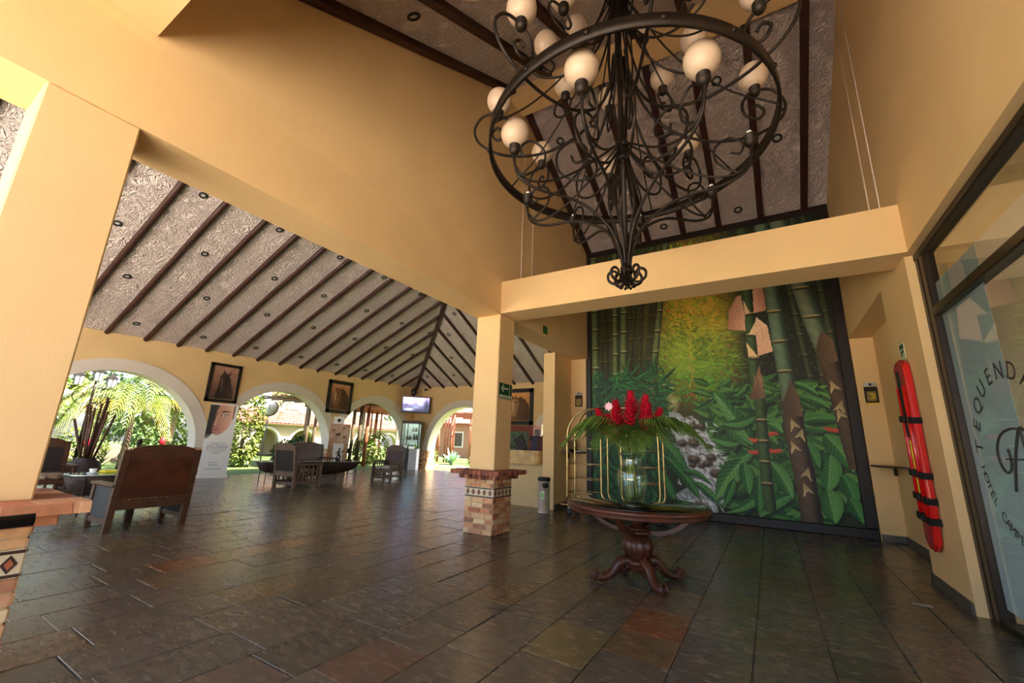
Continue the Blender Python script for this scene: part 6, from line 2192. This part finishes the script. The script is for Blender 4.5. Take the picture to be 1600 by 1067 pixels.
# house with red tiled roof
def tiled_roof(parent, y0, y1, xe, ze, xr, zr, step=.3):
    b_ = MB()
    n = int((y1 - y0) / step)
    m_ = 7
    for i in range(n):
        y = y0 + (i + .5) * step
        for j in range(m_):
            f0, f1 = j / m_, (j + 1) / m_ + .02
            p0 = Vector((xe + (xr - xe) * f0, y, ze + (zr - ze) * f0 + .03))
            p1 = Vector((xe + (xr - xe) * f1, y, ze + (zr - ze) * f1))
            vs3 = []
            for p, r in ((p0, .15), (p1, .13)):
                for k in range(5):
                    a = PI * k / 4
                    vs3.append(p + Vector((0, r * math.cos(a), r * .55 * math.sin(a))))
            b_.add(vs3, [(k, k + 1, k + 6, k + 5) for k in range(4)], True)
    ob_ = b_.build('roof_tiles', M_ROOF, parent)
    tag(ob_, kind='stuff')
    slab([(xe, y0, ze), (xe, y1, ze), (xr, y1, zr), (xr, y0, zr)], .03).build('roof_deck', M_ROOF, parent)


hs = thing('tiled_house', 'cream house with red clay tile roof and arched openings across the lawn', 'house', (-32, 21, 0))
fnH = lambda a, z, d: (-30.0 - d, a, z)
b = MB()
ah = [16.6, 19.4, 22.2, 25.0, 27.8]
Rh, zh, top = .95, .9, 2.25
cuts = [14.8]
for c_ in ah:
    cuts += [c_ - Rh, c_ + Rh]
cuts.append(29.6)
for i in range(0, len(cuts), 2):
    b.prism([(cuts[i], 0), (cuts[i + 1], 0), (cuts[i + 1], top), (cuts[i], top)], fnH, 0, .3)
for c_ in ah:
    for k in range(14):
        t0, t1 = PI - PI * k / 14, PI - PI * (k + 1) / 14
        p0, p1 = (c_ + Rh * math.cos(t0), zh + Rh * math.sin(t0)), (c_ + Rh * math.cos(t1), zh + Rh * math.sin(t1))
        b.prism([p0, p1, (p1[0], top), (p0[0], top)], fnH, 0, .3)
b.build('arcade_wall', M_FARW, hs)
for c_ in ah:
    MB().tube([(-29.97, c_ + (Rh + .1) * math.cos(PI * k / 16), zh + (Rh + .1) * math.sin(PI * k / 16)) for k in range(17)], .11, 6).build('arch_trim', M_TRIM, hs)
MB().box(-33.2, -32.8, 14.8, 29.6, 0, 5.2).build('upper_wall', M_FARW, hs)
MB().box(-30.1, -29.7, 14.6, 29.8, 2.14, 2.26).build('eave_board', M_TRIM, hs)
tiled_roof(hs, 14.4, 30.0, -29.5, 2.22, -32.9, 3.25)
for y in (17.5, 20.0, 23.5, 26.5):
    wo = MB().box(-32.8, -32.72, y - .55, y + .55, 3.5, 4.7).build('window_frame', M_TRIM, hs)
    for s in (-1, 1):
        MB().box(-32.73, -32.7, y + s * .27 - .2, y + s * .27 + .2, 3.6, 4.6).build('window_pane', mat('far_window', srgb(96, 110, 120), .15), wo)
tiled_roof(hs, 14.4, 30.0, -32.4, 5.1, -34.5, 6.0)

# pergola of bamboo posts outside the arches
pg = thing('pergola', 'wooden pergola on bamboo posts outside the arch beside the television', 'pergola', (-20, 15.5, 0))
for i, (x, y, r, h, m_) in enumerate(((-19.0, 12.45, .07, 3.1, M_OLW), (-19.0, 12.85, .07, 3.1, M_OLW), (-18.9, 15.0, .09, 3.2, M_OLW), (-18.9, 15.45, .1, 3.2, M_OLW), (-18.9, 15.95, .1, 3.2, M_REDW), (-22.6, 16.4, .08, 3.1, M_REDW),
                                      (-21.6, 18.3, .05, 3.1, M_REDW), (-21.6, 18.5, .05, 3.1, M_REDW), (-21.5, 18.75, .05, 3.1, M_REDW), (-21.6, 18.95, .05, 3.1, M_REDW), (-21.5, 19.2, .05, 3.1, M_REDW), (-21.0, 20.6, .07, 3.1, M_TRIM), (-21.0, 17.4, .07, 3.1, M_TRIM), (-20.0, 19.2, .07, 3.1, M_TRIM))):
    MB().tube([(x, y, -.03), (x + random.uniform(-.04, .04), y, h * .5), (x, y, h)], r, 9).build('post', m_, pg)
for x in (-18.9, -20.8, -22.6):
    MB().bar((x, 12.1 if x > -19 else 14.5, 3.15), (x, 21.0, 3.15), .12, .16).build('beam', M_REDW, pg)
for k in range(14):
    MB().tube([(-18.3, 12.2 + .66 * k, 3.32), (-23.2, 12.2 + .66 * k, 3.32)], .05, 8).build('cross_pole', M_REDW if k % 2 else M_OLW, pg)
for k in range(6):
    MB().tube([(-18.5 - .8 * k, 12.0, 3.42), (-18.5 - .8 * k, 21.2, 3.42)], .035, 6).build('lath', M_REDW, pg)
slab([(-18.0, 11.8, 3.48), (-18.0, 21.4, 3.48), (-23.4, 21.4, 3.9), (-23.4, 11.8, 3.9)], .05).build('roof_sheet', mat('straw_roof', srgb(140, 96, 66), .9, var=.3), pg)

# second pergola to the north with bar counter
pn = thing('pergola', 'reddish bamboo pergola beyond the agave outside the corner arch', 'pergola', (-19.5, 26, 0))
for i, (x, y) in enumerate(((-21.2, 24.6), (-20.4, 24.4), (-20.15, 24.4), (-19.9, 24.5), (-19.6, 24.4), (-18.2, 24.6), (-17.9, 24.5), (-17.0, 24.6), (-21.2, 28.5), (-19.6, 28.5), (-17.6, 28.5), (-16.0, 28.5), (-15.0, 24.6))):
    MB().tube([(x, y, -.03), (x, y, 3.35)], .06 if i % 3 else .09, 9).build('post', M_REDW, pn)
for y in (24.5, 26.5, 28.5):
    MB().bar((-22, y, 3.4), (-13, y, 3.4), .12, .18).build('beam', M_REDW, pn)
MB().bar((-22, 24.5, 2.6), (-13, 24.5, 2.6), .08, .1).build('beam', M_REDW, pn)
for k in range(12):
    MB().tube([(-22 + .8 * k, 24.0, 3.54), (-22 + .8 * k, 29.2, 3.54)], .05, 8).build('cross_pole', M_REDW, pn)
br = thing('bar_counter', 'brown wooden bar counter under the northern pergola', 'counter', (-15.6, 23.4, 0))
MB().box(-16.6, -14.6, 23.1, 23.7, 0, 1.05).build('front', mat('bar_wood', srgb(150, 122, 72), .6, var=.2, vscale=3), br)
MB().bevbox(-16.7, -14.5, 23.0, 23.8, 1.05, 1.12, .02).build('top', M_CHAIR, br)
hn = thing('tiled_house', 'low building with grey-pink tiled roof behind the northern pergola', 'house', (-18, 34, 0))
MB().box(-30, -8, 33, 33.4, 0, 3.2).build('wall', mat('brown_wall', srgb(168, 120, 92), .8), hn)
for k in range(6):
    x = -26 + 3.2 * k
    wo = MB().box(x - .7, x + .7, 32.94, 33.0, .9, 2.4).build('window_frame', M_TRIM, hn)
    MB().box(x - .58, x + .58, 32.92, 32.95, 1.02, 2.28).build('window_pane', mat('far_window_dark', srgb(80, 70, 64), .2), wo)
b = MB()
for i in range(74):
    x = -30 + .3 * i
    for j in range(7):
        f0, f1 = j / 7, (j + 1) / 7 + .02
        vs3 = []
        for f, r in ((f0, .15), (f1, .13)):
            for k in range(5):
                a = PI * k / 4
                vs3.append((x + r * math.cos(a), 32.4 + 4 * f, 3.15 + 1.7 * f + r * .5 * math.sin(a)))
        b.add(vs3, [(k, k + 1, k + 6, k + 5) for k in range(4)], True)
tag(b.build('roof_tiles', M_ROOF, hn), kind='stuff')
tag(MB().box(-20.5, -14.0, 20.0, 20.9, -.03, .0).build('garden_path', M_PAVE), 'pale paved path between lawn and agave bed', 'path', kind='structure')
